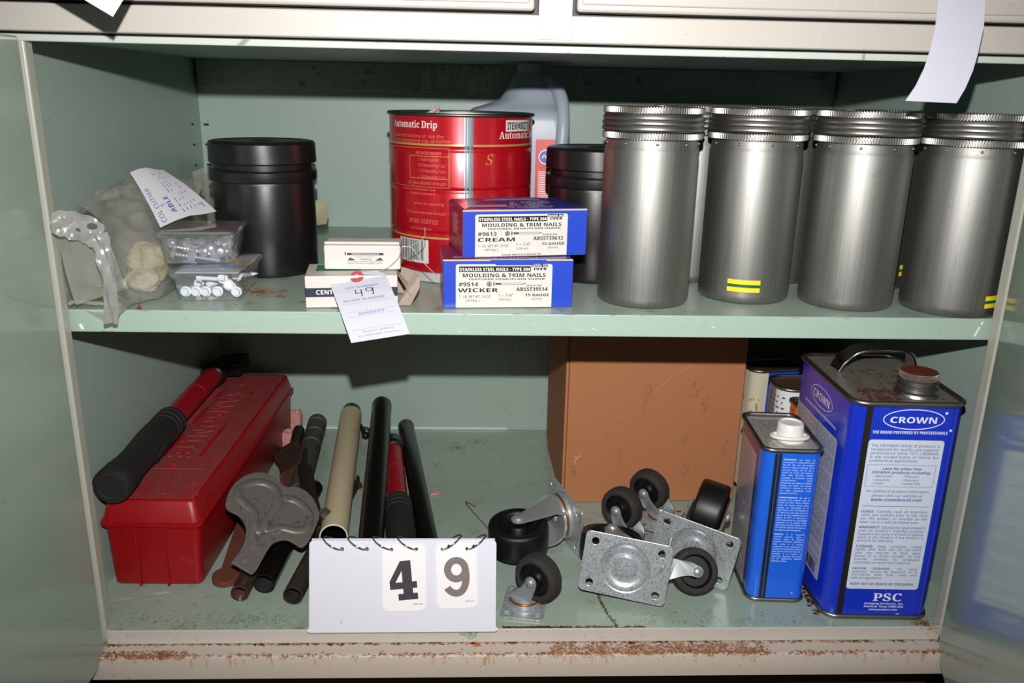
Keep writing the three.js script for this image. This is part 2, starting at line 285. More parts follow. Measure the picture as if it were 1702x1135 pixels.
drawers(-0.485, -0.0152, 'drawer'); drawers(0.0196, 0.485, 'drawer');
part('stile', metreUV(boxAt(-0.0117, 0.0162, 0.5832, 0.71, 0.0006, 0.0161, 0.0006)), creamPaint, cab);
// the shelf
const sh = part('shelf', fitUV(boxAt(-0.4735, 0.4735, S - 0.0024, S, DB, -0.0205, 0.0008), 'x', -0.475, 0.475, 'z', 0, -0.54), shelfPaint, cab);
const lipPaint = phy({ map: tex(paintCanvas('#9fb4a8', 1024, 256, (g, w, h) => { for (let i = 0; i < 10; i++) blotch(g, rr(0, w), rr(0, 12), 14, 12, ['rgba(120,100,70,.3)'], 1, 4); scratch(g, w, h, 26, ['rgba(236,240,236,.7)', 'rgba(120,90,60,.4)'], 24, 2); blotch(g, 70, 250, 22, 40, ['rgba(140,90,60,.5)', 'rgba(70,50,40,.5)'], 1, 3); })), roughness: 0.26, bumpMap: orange, bumpScale: 0.00004 });
part('shelf_lip', fitUV(boxAt(-0.4735, 0.4735, S - 0.0218, S + 0.0002, -0.0222, -0.0197, 0.0014), 'x', -0.475, 0.475, 'y', S - 0.022, S), lipPaint, sh);
part('paint_chip', join(mv(rbox(0.0026, 0.0055, 0.0004, 0.0001).rotateZ(0.4), -0.4335, S - 0.0165, -0.0196), mv(rbox(0.0018, 0.0105, 0.0004, 0.0001).rotateZ(-0.35), 0.4315, S - 0.013, -0.0196), mv(rbox(0.0016, 0.0035, 0.0004, 0.0001).rotateZ(-0.5), 0.4352, S - 0.0045, -0.0196)), std({ color: 0xe9ece8, roughness: 0.6 }), sh);
// doors, each with a hem round its inner face
function door(name, hinge, turn, dir) {
  const d = new THREE.Group(); d.name = name; cab.add(d); d.position.set(hinge, 0, 0.0055); d.rotation.y = turn;
  const g = metreUV(boxAt(dir > 0 ? -0.019 : 0, dir > 0 ? 0 : 0.019, -0.0286, 0.577, 0, 0.44, 0.002));
  part('door_panel', g, doorPaint, d);
  part('door_edge', metreUV(boxAt(dir > 0 ? -0.021 : 0.0192, dir > 0 ? -0.0192 : 0.021, -0.0286, 0.577, 0.0005, 0.44, 0.0007)), creamPaint, d);
  part('door_handle', join(wire(dir > 0 ? [[-0.021, 0.24, 0.4], [-0.04, 0.24, 0.4], [-0.04, 0.34, 0.4], [-0.021, 0.34, 0.4]] : [[0.021, 0.24, 0.4], [0.04, 0.24, 0.4], [0.04, 0.34, 0.4], [0.021, 0.34, 0.4]], 0.004)), chrome, d);
  return d;
}
door('door', -0.441, 0, 1);
door('door', 0.4378, -0.36, -1);

// ------------------------------------------------------------------ large cardboard carton
const cardTex = (seam) => tex(canvas(1024, 1024, (g, w, h) => {
  g.fillStyle = '#b0734c'; g.fillRect(0, 0, w, h);
  for (let i = 0; i < 2600; i++) { g.fillStyle = `rgba(${rnd() < 0.5 ? '90,52,30' : '206,150,110'},${rr(0.03, 0.1)})`; g.fillRect(rr(0, w), rr(0, h), rr(3, 40), rr(1, 2.5)); }
  for (let i = 0; i < 60; i++) { g.fillStyle = `rgba(90,54,34,${rr(0.03, 0.07)})`; g.fillRect(rr(0, w), rr(0, h), rr(2, 5), rr(60, 400)); }
  speckle(g, w, h, 60, ['rgba(60,44,34,.35)', 'rgba(230,200,170,.3)'], 1, 4);
  for (const [x, y, n] of [[0.46, 0.42, 20], [0.44, 0.48, 26], [0.72, 0.42, 26], [0.68, 0.66, 20], [0.92, 0.72, 30], [0.7, 0.84, 26], [0.04, 0.82, 26], [0.3, 0.74, 14], [0.78, 0.5, 30]]) for (let i = 0; i < n; i++) { g.fillStyle = 'rgba(60,40,34,.22)'; g.fillRect((x + rr(-0.02, 0.02)) * w, (y + rr(-0.04, 0.03)) * h, rr(1, 4), rr(4, 26)); }
  g.strokeStyle = 'rgba(240,215,190,.35)'; g.lineWidth = 2; g.beginPath(); g.moveTo(w * 0.48, h * 0.44); g.quadraticCurveTo(w * 0.58, h * 0.34, w * 0.7, h * 0.3); g.stroke();
  g.strokeStyle = 'rgba(245,230,210,.85)'; g.beginPath(); g.moveTo(0.045 * w, 0.755 * h); g.lineTo(0.06 * w, 0.76 * h); g.lineTo(0.05 * w, 0.8 * h); g.moveTo(0.06 * w, 0.77 * h); g.lineTo(0.09 * w, 0.75 * h); g.stroke();
}));
{
  const t = thing('cardboard_box', 'large plain brown cardboard carton standing behind the pile of casters', 'box', [0.176, 0.0005, -0.4], 0.03);
  const w = 0.237, h = 0.285, d = 0.232, m = std({ map: cardTex(), roughness: 0.85, bumpMap: orange, bumpScale: 0.0001 });
  part('front_panel', fitUV(boxAt(-w / 2, w / 2, 0, h, d / 2 - 0.004, d / 2, 0.0018), 'x', -w / 2, w / 2, 'y', 0, h), m, t);
  part('back_panel', fitUV(boxAt(-w / 2, w / 2, 0, h, -d / 2, -d / 2 + 0.004, 0.001), 'x', -w / 2, w / 2, 'y', 0, h), m, t);
  for (const s of [-1, 1]) part('side_panel', fitUV(boxAt(s > 0 ? w / 2 - 0.004 : -w / 2, s > 0 ? w / 2 : -w / 2 + 0.004, 0, h, -d / 2 + 0.003, d / 2 - 0.0025, 0.0012), 'z', -d / 2, d / 2, 'y', 0, h), m, t);
  part('side_flap', fitUV(boxAt(-w / 2 - 0.0035, -w / 2 + 0.0002, 0.001, h - 0.001, -d / 2 + 0.05, d / 2 - 0.006, 0.0012), 'z', -d / 2, d / 2, 'y', 0, h), m, t);
  part('bottom_flap', metreUV(boxAt(-w / 2 + 0.004, w / 2 - 0.004, 0.0003, 0.004, -d / 2 + 0.004, d / 2 - 0.004, 0.001), 4), m, t);
  for (const s of [-1, 1]) part('top_flap', metreUV(boxAt(-w / 2 + 0.004, w / 2 - 0.004, h, h + 0.004, s > 0 ? 0.0008 : -d / 2, s > 0 ? d / 2 : -0.0008, 0.001), 4), m, t);
}

// ------------------------------------------------------------------ oblong solvent tins
function wall(w, d, r, y0, y1, n = 6) {
  const P = roundRect(w, d, r, n); P.push(P[0]);
  const L = [0]; for (let i = 1; i < P.length; i++) L.push(L[i - 1] + Math.hypot(P[i][0] - P[i - 1][0], P[i][1] - P[i - 1][1]));
  const pos = [], uv = [], idx = [], T = L[L.length - 1];
  P.forEach(([x, z], i) => { for (const [y, v] of [[y0, 0], [y1, 1]]) { pos.push(x, y, z); uv.push(L[i] / T, v); } if (i) { const a = 2 * i - 2; idx.push(a, a + 2, a + 3, a, a + 3, a + 1); } });
  const g = new THREE.BufferGeometry(); g.setAttribute('position', new THREE.Float32BufferAttribute(pos, 3)); g.setAttribute('uv', new THREE.Float32BufferAttribute(uv, 2)); g.setIndex(idx);
  return toCreasedNormals(g, 0.8);
}
const capSteel = std({ color: 0x9c9a96, metalness: 1, roughness: 0.4 });
const rimMetal = std({ color: 0x8f8d88, metalness: 1, roughness: 0.42, bumpMap: blotchy, bumpScale: 0.00008 });
const rimTube = (w, d, r, y, t) => tube(roundRect(w, d, r, 5).map(([x, z]) => [x, y, z]), t, 140, 7, true, 0.1);
function tinTop(w, d, r, y, mat) {
  const s = rrShape(w, d, r), g = new THREE.ShapeGeometry(s, 8); g.rotateX(-Math.PI / 2); g.translate(0, y, 0);
  return fitUV(g, 'x', -w / 2, w / 2, 'z', d / 2, -d / 2);
}
function para(g, text, x, y, w, size, lead, opt = {}) {   // justified text; **bold** runs
  g.textAlign = 'left'; g.textBaseline = 'alphabetic';
  const f = (b) => `${b ? 'bold ' : ''}${opt.italic ? 'italic ' : ''}${size}px ${opt.font ?? 'sans-serif'}`;
  let bold = false; const words = text.split(' ').map((t) => { if (t.startsWith('**')) { bold = true; t = t.slice(2); } const b = bold; if (t.endsWith('**')) { t = t.slice(0, -2); bold = false; } g.font = f(b); return { t, b, w: g.measureText(t).width }; });
  g.font = f(false); const sp = g.measureText(' ').width; let line = [], lw = 0;
  const flush = (last) => { const gap = last || line.length < 2 ? sp : (w - line.reduce((s, q) => s + q.w, 0)) / (line.length - 1); let cx = x; for (const q of line) { g.font = f(q.b); g.fillText(q.t, cx, y); cx += q.w + gap; } y += lead; line = []; lw = 0; };
  for (const q of words) { if (line.length && lw + q.w > w) flush(false); line.push(q); lw += q.w + sp; }
  flush(true); return y;
}
const rp = (g, x, y, w, h, r) => { g.beginPath(); g.roundRect(x, y, w, h, r); };
function fitText(g, t, x, y, w, size, fam, align = 'center') { g.font = `${fam.replace('SIZE', size + 'px')}`; g.textAlign = align; const k = w / g.measureText(t).width; g.save(); g.translate(x, y); g.scale(k, 1); g.fillText(t, 0, 0); g.restore(); }
const BLUE = '#1432c8';
const smear = (base, n, k) => canvas(512, 512, (g, w, h) => {
  g.fillStyle = base; g.fillRect(0, 0, w, h); speckle(g, w, h, 260, ['rgba(30,28,24,.3)', 'rgba(180,174,160,.2)', 'rgba(90,80,60,.25)'], 2, 18); scratch(g, w, h, 60, ['rgba(220,216,200,.4)', 'rgba(30,26,22,.5)'], 70, 1.5);
  for (let i = 0; i < n; i++) k(g, w, h, i);
});
{
  const w = 0.114, d = 0.165, r = 0.016, h = 0.252;
  const t = thing('solvent_tin', 'tall blue gallon solvent tin with wire handle and screw cap, at far right', 'tin', [0.3785, 0.0005, -0.0965], -0.035);
  const label = canvas(2048, 1000, (g, cw, ch) => {
    const M = cw / (2 * (w + d) - 8 * r + 2 * Math.PI * r), sd = (d - 2 * r) * M, q = Math.PI * r / 2 * M, sf = (w - 2 * r) * M;
    g.fillStyle = BLUE; g.fillRect(0, 0, cw, ch);
    scratch(g, cw, ch, 60, ['rgba(190,205,255,.35)', 'rgba(10,14,60,.4)'], 40);
    // left face
    const lx = q / 2 + q * 0.4; g.strokeStyle = g.fillStyle = '#e8eaf6';
    g.lineWidth = 4; g.beginPath(); g.ellipse(lx + sd * 0.5, 105, sd * 0.24, 44, 0, 0, 7); g.stroke(); g.textBaseline = 'middle'; fitText(g, 'CROWN', lx + sd * 0.5, 107, sd * 0.38, 50, 'bold SIZE sans-serif');
    g.textBaseline = 'alphabetic'; fitText(g, 'THE BRAND PREFERRED BY PROFESSIONALS', lx + sd * 0.5, 182, sd * 0.72, 17, 'italic bold SIZE sans-serif');
    g.fillStyle = '#b9bcc6'; rp(g, lx - 10, 215, sd * 0.94, 690, 16); g.fill(); g.fillStyle = '#30365e';
    const filler = 'Use only with adequate ventilation. Keep away from heat, sparks and flame. Do not take internally. Avoid contact with eyes and skin. Close container after each use. Wash hands after using this product.';
    let y = 236; for (let i = 0; i < 7; i++) y = para(g, filler, lx + 6, y, sd * 0.44, 12, 13.5) + 3; y = 236; for (let i = 0; i < 6; i++) y = para(g, filler, lx + sd * 0.47, y, sd * 0.42, 12, 13.5) + 6;
    for (let i = 0; i < 5; i++) para(g, filler, lx + 6, 640 + i * 44, sd * 0.86, 11, 12.5); g.fillStyle = '#22264a'; for (let i = 0; i < 22; i++) g.fillRect(lx + sd * 0.62 + i * 5, 838, rnd() < 0.5 ? 2 : 4, 56);
    // front face
    const F = w * M, X = (f) => q + sd + q + (f * w - r) * M;   // f: share of the front's width, its rounded corners included
    g.fillStyle = '#1a34c6'; g.fillRect(q + sd, 0, sf + 2 * q, ch);
    const lines = (arr, y, pitch, size) => arr.forEach((t, i) => {   // set line by line, as printed
      const runs = t.split('|'), f = (b) => `${b ? 'bold ' : ''}${size}px sans-serif`; let n = 0; const ws = runs.flatMap((r, k) => r.trim().split(' ').filter(Boolean).map((t2) => { const b = runs.length > 1 && k === 0; g.font = f(b); const q2 = { t2, b, w: g.measureText(t2).width }; n += q2.w; return q2; }));
      const last = t.endsWith('.') && i === arr.length - 1, sp = size * 0.26, k = Math.min(1, tw / (n + sp * (ws.length - 1))), gap = last ? sp : (tw / k - n) / Math.max(1, ws.length - 1); let cx = 0; g.save(); g.translate(tx, y + i * pitch); g.scale(k, 1); g.textAlign = 'left'; for (const q2 of ws) { g.font = f(q2.b); g.fillText(q2.t2, cx, 0); cx += q2.w + gap; } g.restore();
    });
    g.strokeStyle = g.fillStyle = '#ecf0fc'; g.lineWidth = 4; g.beginPath(); g.ellipse(X(0.54), 66, F * 0.27, 43, 0, 0, 7); g.stroke(); g.textBaseline = 'middle'; fitText(g, 'CROWN', X(0.54), 69, F * 0.43, 38, 'bold SIZE sans-serif'); g.textBaseline = 'alphabetic';
    for (const [u, yy] of [[0.82, 36], [0.885, 112]]) { g.beginPath(); g.arc(X(u), yy, 6, 0, 7); g.fill(); }
    fitText(g, 'THE BRAND PREFERRED BY PROFESSIONALS', X(0.525), 130, F * 0.67, 17, 'bold SIZE sans-serif');
    g.fillStyle = '#d6dff0'; rp(g, X(0.168), 157, F * 0.68, 705, 14); g.fill();
    g.fillStyle = '#46559e'; const tx = X(0.2), tw = F * 0.615, cx0 = X(0.505);
    lines(['The CROWN® family of products is', 'recognized for quality and superior', 'performance. Since 1971, CROWN®', 'is the trusted brand of choice for', 'professional applications.'], 189, 17, 17);
    g.strokeStyle = '#7f8cc4'; g.lineWidth = 2; g.strokeRect(tx - 2, 270, tw, 100);
    g.textAlign = 'center'; fitText(g, 'Look for other fine', cx0, 293, tw * 0.58, 16, 'italic bold SIZE sans-serif'); fitText(g, 'CROWN® products including:', cx0, 310, tw * 0.88, 16, 'italic bold SIZE sans-serif');
    g.textAlign = 'left'; g.font = '15px sans-serif'; ['• Removers', '• Solvents', '• Fuels'].forEach((t, i) => g.fillText(t, tx + 26, 327 + i * 16.5)); ['• Thinners', '• Cleaners', '• Lamp Oils'].forEach((t, i) => g.fillText(t, tx + tw * 0.52, 327 + i * 16.5));
    fitText(g, 'For additional product information,', cx0, 397, tw * 0.95, 17, 'SIZE sans-serif'); fitText(g, 'please visit our website at', cx0, 417, tw * 0.76, 17, 'SIZE sans-serif'); fitText(g, 'www.crownbrand.com', cx0, 437, tw * 0.76, 19, 'bold SIZE sans-serif'); g.fillRect(tx, 460, tw, 2);
    lines(['USAGE: | Carefully read all directions,', 'notes and cautions prior to use. Only', 'use this product as directed on the', 'label. Use in a well ventilated area.'], 492, 16.8, 15.5);
    lines(['WARRANTY: | Satisfaction guaranteed if', 'used for product\'s intended purpose.', 'Supplier\'s warranty is limited to replace-', 'ment of this Product if the Product is', 'found to be defective.'], 567, 16, 15.5);
    lines(['STORAGE: | Keep container closed', 'tightly after each use. Do not store', 'near any sources of heat, open', 'flames or in direct sunlight. Do not', 'transfer contents to unlabeled', 'containers or reuse this container.'], 658, 15.8, 15.5);
    lines(['PROPER DISPOSAL: | All waste', 'materials should be disposed of in', 'accordance with local, state and', 'federal regulations.'], 766, 15.2, 15);
    fitText(g, 'KEEP OUT OF REACH OF CHILDREN.', X(0.505), 843, tw * 0.98, 16, 'bold SIZE sans-serif');
    g.fillStyle = '#eef1fc'; fitText(g, 'PSC', X(0.575), 921, F * 0.28, 52, 'bold SIZE serif'); g.font = 'italic bold 13px sans-serif'; g.textAlign = 'center'; g.fillText('Packaging Service Co., Inc.', X(0.55), 939); g.fillText('Pearland, Texas 77581 USA', X(0.55), 954); g.fillText('www.packserv.com', X(0.55), 969); g.fillRect(X(0.68), 984, 14, 3);
  });
  const m = phy({ map: tex(label), roughness: 0.24, metalness: 0, clearcoat: 0.4, clearcoatRoughness: 0.15 });
  part('tin_body', wall(w, d, r, 0.003, h - 0.003), m, t);
  part('base', join(tinTop(w, d, r, 0.0032), rimTube(w, d, r, 0.0028, 0.0028)), rimMetal, t);
  part('top_rim', rimTube(w + 0.001, d + 0.001, r, h - 0.0028, 0.003), rimMetal, t);
  part('top_panel', tinTop(w - 0.002, d - 0.002, r, h - 0.0052), std({ map: tex(smear('#8d887f', 150, (g, W2, H2, i) => blotch(g, i < 90 ? rr(90, 260) : rr(60, 460), i < 90 ? rr(350, 470) : rr(120, 470), 30, 8, ['rgba(120,50,44,.5)', 'rgba(146,62,52,.5)', 'rgba(84,44,38,.4)'], 2, 7))), metalness: 0.35, roughness: 0.34, bumpMap: blotchy, bumpScale: 0.0002 }), t);
  part('side_seam', boxAt(-w / 2 + 0.0125, -w / 2 + 0.019, 0.005, h - 0.006, d / 2 - 0.0006, d / 2 + 0.0008, 0.0006), std({ color: 0x37362c, metalness: 0.6, roughness: 0.4 }), t);
  const hd = part('handle', tube([[-0.033, h - 0.004, -0.024], [-0.028, h + 0.008, -0.02], [-0.017, h + 0.019, -0.017], [-0.003, h + 0.0225, -0.016], [0.032, h + 0.0225, -0.016], [0.043, h + 0.019, -0.017], [0.05, h + 0.008, -0.02], [0.053, h - 0.004, -0.024]], 0.0019, 60, 8), chrome, t);
  part('handle_band', (() => { const a = [[-0.033, -0.004], [-0.028, 0.008], [-0.017, 0.019], [-0.003, 0.0225], [0.032, 0.0225], [0.043, 0.019], [0.05, 0.008], [0.053, -0.004]], A = a.map(([x, y]) => [x, h + y, -0.024 + 0.35 * y]), B = a.map(([x, y]) => [x - 0.002, h + y + (y > 0 ? 0.003 : 0), -0.044 + 0.35 * y]), pos = [], idx = []; for (let i = 0; i < a.length; i++) { pos.push(...A[i], ...B[i]); if (i) { const k = 2 * i - 2; idx.push(k, k + 2, k + 3, k, k + 3, k + 1); } } const g = new THREE.BufferGeometry(); g.setAttribute('position', new THREE.Float32BufferAttribute(pos, 3)); g.setIndex(idx); g.computeVertexNormals(); const g2 = g.clone(); g2.setAttribute('uv', new THREE.Float32BufferAttribute(new Float32Array(a.length * 4), 2)); return toCreasedNormals(g2, 1); })(), chrome, hd);
  const cy = h - 0.005, neck = part('spout', mv(lathe([[0.0225, 0], [0.0215, 0.003], [0.0188, 0.005], [0.0186, 0.0075], [0.0202, 0.0085], [0.0202, 0.0105], [0.0186, 0.0118], [0.0186, 0.0132], [0.02, 0.0142], [0.02, 0.016], [0.0184, 0.0172]], 48), 0.023, cy, 0.042), capSteel, t);
  const cap = knurled(0.0192, 0.0174, 0.0245, 70, 0.0009); part('screw_cap', mv(cap, 0.023, cy, 0.042), std({ map: tex(smear('#77746f', 60, (g, W2, H2) => blotch(g, rr(60, 450), rr(60, 450), 50, 12, ['rgba(130,56,44,.6)', 'rgba(160,74,58,.5)', 'rgba(40,36,34,.4)'], 3, 9))), metalness: 0.4, roughness: 0.4 }), neck);
}
function knurled(r, y0, y1, teeth, depth, top = true) {   // a flat-topped knurled ring
  const n = teeth * 4, ring = (k, y, q = 0) => Array.from({ length: n }, (_, i) => { const a = -Math.PI + (i / n) * Math.PI * 2, R = r - q - ((i % 4) < 2 ? 0 : depth) * k; return [Math.sin(a) * R, y, Math.cos(a) * R]; });
  const g = loft([ring(0.3, y0, 0.0006), ring(1, y0 + 0.0006), ring(1, y1 - 0.0008), ring(0.2, y1, 0.0009)], top, false);
  return toCreasedNormals(g, 0.5);
}
{
  const w = 0.062, d = 0.104, r = 0.0115, h = 0.186;
  const t = thing('solvent_tin', 'small bright blue oblong tin with white plastic cap left of the large blue tin', 'tin', [0.2795, 0.0005, -0.0985], -0.07);
  const label = canvas(2048, 1400, (g, cw, ch) => {
    g.scale(2, 2); cw /= 2; ch /= 2;
    const M = cw / (2 * (w + d) - 8 * r + 2 * Math.PI * r), sd = (d - 2 * r) * M, q = Math.PI * r / 2 * M, sf = (w - 2 * r) * M;
    g.fillStyle = '#1f62de'; g.fillRect(0, 0, cw, ch);
    g.fillStyle = '#3a3c74'; g.fillRect(0, 0, q * 0.6 + sd, ch); g.fillStyle = '#c25a4c'; rp(g, 20, 66, sd - 10, 620, 8); g.fill(); g.fillStyle = '#a7a5ac'; rp(g, 24, 74, sd - 18, 640, 8); g.fill();
    g.fillStyle = '#77789a'; for (let i = 0; i < 30; i++) g.fillRect(34, 92 + i * 8, sd - 50 - rr(0, 60), 3); speckle(g, sd, ch, 50, ['rgba(60,60,90,.3)', 'rgba(220,220,230,.3)'], 4, 30, [30, 340, sd - 10, 650]);
    const F = w * M, X = (f) => q + sd + q + (f * w - r) * M; g.fillStyle = '#1f66e6'; g.fillRect(q * 0.6 + sd, 0, F * 1.3, ch);
    g.fillStyle = '#e6eeff'; const tx = X(0.335), tw = F * 0.545 / 0.76; let y = 46; g.translate(tx, 0); g.scale(0.76, 1);
    y = para(g, '**IMPORTANTE:** Lea todas las precauciones e indicaciones antes del uso. Solo use este producto como lo indica la etiqueta. No lo use para ningún otro fin. No lo mezcle con ningún otro producto. Para evitar derrames, siempre mantenga el contenedor cerrado herméticamente. Ábralo lentamente para liberar la presión. Proteja sus manos con guantes resistentes a solventes y sus ojos con lentes protectores contra salpicones químicos.', 0, y, tw, 9, 11.6) + 9;
    y = para(g, '**ALMACENAMIENTO:** No use ni almacene este producto cerca de fuentes de calor, llamas abiertas, zonas de hornos, llamas piloto, estufas, etc. Manténgalo en un lugar fresco y seco. Manténgalo en un sitio frío y seco lejos de la luz directa del sol a temperaturas por debajo de 90°F. La exposición a altas temperaturas o a prolongada exposición al sol pueden causar que la lata se hinche o gotee. Cierre el recipiente después de cada uso. No vuelva a usar el recipiente.', 0, y, tw, 9, 11.6) + 9;
    y = para(g, '**DESECHO:** Si el contenedor presenta corrosión, óxido o muestra signos de deterioro, deseche el producto. Deseche las latas vacías y el producto remanente en las instalaciones de recolección de desechos peligrosos para uso en casa que haya en su localidad. Si no hubiera una disponible, deséchelo de acuerdo con los reglamentos federales, estatales y locales.', 0, y, tw, 9, 11.6);
    g.fillRect(F * 0.56, 664, 7, 4);
  });
  part('tin_body', wall(w, d, r, 0.003, h - 0.002), phy({ map: tex(label), roughness: 0.26, clearcoat: 0.4, clearcoatRoughness: 0.15 }), t);
  part('base', join(tinTop(w, d, r, 0.003), rimTube(w, d, r, 0.0025, 0.0025)), rimMetal, t);
  part('top_rim', rimTube(w + 0.001, d + 0.001, r, h - 0.0025, 0.0026), rimMetal, t);
  part('top_panel', tinTop(w - 0.002, d - 0.002, r, h - 0.0048), std({ map: tex(smear('#c6c2ba', 40, (g, W2, H2, i) => blotch(g, i < 18 ? rr(380, 480) : rr(40, 300), i < 18 ? rr(150, 320) : rr(40, 470), 22, 9, i < 18 ? ['rgba(240,238,236,.8)', 'rgba(228,222,220,.7)'] : ['rgba(40,34,30,.5)', 'rgba(90,60,44,.4)', 'rgba(236,236,236,.5)'], 2, 7))), metalness: 0.45, roughness: 0.2 }), t);
  part('side_seam', join(boxAt(-w / 2 + 0.0115, -w / 2 + 0.015, 0.005, h - 0.006, d / 2 - 0.0006, d / 2 + 0.0007, 0.0005), boxAt(-w / 2 + 0.0158, -w / 2 + 0.019, 0.005, h - 0.006, d / 2 - 0.0006, d / 2 + 0.0005, 0.0004)), std({ color: 0x45443a, metalness: 0.7, roughness: 0.35 }), t);
  const white = phy({ color: 0xe6e4df, roughness: 0.4 });
  part('cap', mv(lathe([[0.0165, 0], [0.0165, 0.002], [0.0145, 0.003], [0.0138, 0.018], [0.0128, 0.0195], [0.011, 0.0195], [0.0102, 0.018], [0, 0.018]], 48), 0.006, h - 0.005, 0.012), white, t, 'white plastic cap with a pull ring');
  part('pull_ring', tube(Array.from({ length: 14 }, (_, i) => { const a = (i / 14) * 6.2832; return [0.004 + Math.cos(a) * 0.0195, h + 0.0005 + 0.0015 * Math.sin(a), 0.019 + Math.sin(a) * 0.0125]; }), 0.0021, 60, 8, true), white, t);
}
function backTin(label, pos, turn, w, d, h, r, paint, topMat, bodyM = 0) {
  const t = thing('solvent_tin', label, 'tin', pos, turn);
  part('tin_body', wall(w, d, r, 0.003, h - 0.002), phy({ map: tex(canvas(512, 256, paint)), roughness: 0.3, metalness: bodyM }), t);
  part('base', join(tinTop(w, d, r, 0.003), rimTube(w, d, r, 0.0025, 0.0025)), rimMetal, t);
  part('top_rim', rimTube(w, d, r, h - 0.0025, 0.0024), rimMetal, t);
  part('top_panel', tinTop(w - 0.002, d - 0.002, r, h - 0.005), topMat, t);
  return t;
}
const rustTop = std({ map: tex(smear('#6b4a3a', 80, (g) => blotch(g, rr(0, 512), rr(0, 512), 50, 10, ['rgba(110,60,40,.5)', 'rgba(60,40,32,.5)'], 3, 9))), metalness: 0.4, roughness: 0.55 });
backTin('blue tin with rusty white label, farthest back beside the brown carton', [0.352, 0.0005, -0.345], 0.18, 0.075, 0.05, 0.183, 0.014, (g, w, h) => {
  g.fillStyle = '#2348cf'; g.fillRect(0, 0, w, h); g.fillStyle = '#d5cdb4'; g.fillRect(0, 0, w * 0.325, h); speckle(g, w, h, 60, ['rgba(150,100,40,.6)', 'rgba(110,84,50,.5)', 'rgba(90,70,44,.5)'], 2, 10, [w * 0.1, h * 0.2, w * 0.31, h]);
  g.fillStyle = '#c9d4f6'; g.save(); g.translate(w * 0.405, h * 0.95); g.rotate(-Math.PI / 2); for (let i = 0; i < 3; i++) for (let x = 0; x < 220; x += 14) g.fillRect(x, -i * 9, rr(4, 11), 3); g.restore();
}, rustTop);
backTin('white tin with red stripe and rusty brown top behind the small blue tin', [0.369, 0.0005, -0.254], 0.0, 0.09, 0.058, 0.1885, 0.02, (g, w, h) => {
  g.fillStyle = '#8a8c92'; g.fillRect(0, 0, w, h); g.fillStyle = '#dfe3e8'; g.fillRect(w * 0.2, 0, w * 0.14, h); g.fillStyle = '#d2233a'; g.fillRect(w * 0.34, 0, w * 0.2, h); g.fillStyle = '#4a4c54'; for (let i = 0; i < 22; i++) for (let x = 0.06; x < 0.26; x += 0.03) g.fillRect(w * (x + rr(0, 0.01)), 16 + i * 10, rr(4, 11), 3);
}, rustTop);
backTin('small orange tin wedged behind the small blue tin', [0.349, 0.0005, -0.2035], 0.0, 0.032, 0.028, 0.181, 0.006, (g, w, h) => {
  g.fillStyle = '#e8660f'; g.fillRect(0, 0, w, h); g.fillStyle = '#9a3c10'; for (let i = 0; i < 20; i++) g.fillRect(w * 0.02, 14 + i * 11, w * 0.16, 3);
}, darkSteel);

// ------------------------------------------------------------------ steel canisters
const canSteel = std({ map: tex(canvas(1024, 512, (g, w, h) => { g.fillStyle = '#92928f'; g.fillRect(0, 0, w, h); for (let i = 0; i < 900; i++) { const v = rnd() < 0.5 ? '60,60,58' : '205,206,208', x = rr(0, w); g.fillStyle = `rgba(${v},${rr(0.03, 0.1)})`; g.fillRect(x, rr(-0.5, 0.8) * h, rr(0.6, 3), rr(0.2, 1) * h); } speckle(g, w, h, 150, ['rgba(60,52,44,.35)', 'rgba(226,226,226,.4)', 'rgba(96,80,60,.3)'], 0.7, 3); speckle(g, w, h, 40, ['rgba(120,118,112,.25)'], 4, 22); })), metalness: 1, roughness: 0.52, bumpMap: brushed, bumpScale: 0.00002 });
const stickerMat = std({ map: tex(canvas(128, 64, (g, w, h) => { g.fillStyle = '#f2d321'; g.fillRect(0, 0, w, h); g.fillStyle = '#0d5a2e'; g.fillRect(0, 24, w, 16); })), roughness: 0.5 });
function sticker(phi, y, wd, ht, r = 0.0466) {
  const g = new THREE.CylinderGeometry(r, r, ht, 12, 1, true, phi - wd / r / 2, wd / r); g.translate(0, y, 0); return g;
}
function canister() {
  const t = thing('canister', 'x', 'canister');
  const R = 0.0465;
  const b = lathe([[0, 0.002], [R - 0.008, 0.0015], [R - 0.005, 0], [R - 0.0024, 0.0008], [R - 0.0006, 0.004], [R, 0.009], [R, 0.15], [R - 0.0006, 0.1535], [R - 0.0016, 0.1562], [R - 0.0016, 0.162], [R - 0.003, 0.1635]], 96, 0.5);
  part('can_body', vByHeight(b, 0.17), canSteel, t);
  const dim = []; for (let i = 0; i < 9; i++) dim.push(mv(new THREE.SphereGeometry(0.0013, 10, 8), Math.sin(i * 0.7 + 0.3) * (R - 0.0012), 0.1585, Math.cos(i * 0.7 + 0.3) * (R - 0.0012)));
  part('weld_dimple', join(dim), capSteel, t);
  part('collar_ring', knurled(0.0492, 0.1628, 0.169, 116, 0.0009), capSteel, t);
  const lid = part('screw_lid', lathe([[0.047, 0.1695], [0.0496, 0.1705], [0.0503, 0.1722], [0.0492, 0.1742], [0.0488, 0.1752], [0.0496, 0.1762], [0.05, 0.1776], [0.049, 0.1794], [0.0486, 0.1803], [0.0492, 0.1812], [0.0494, 0.1828], [0.0482, 0.1846], [0.0478, 0.1862], [0.047, 0.187]], 96, 0.9), capSteel, t);
  part('lid_knurl', knurled(0.0492, 0.1866, 0.1926, 116, 0.0009), capSteel, lid);
  return t;
}
const can0 = canister(); can0.position.set(0.1105, S + 0.0005, -0.0868); can0.rotation.y = 0.3;
can0.userData.label = 'leftmost front steel canister, right beside the blue nail boxes'; can0.userData.group = 'steel canisters';
const G = 'steel canisters';
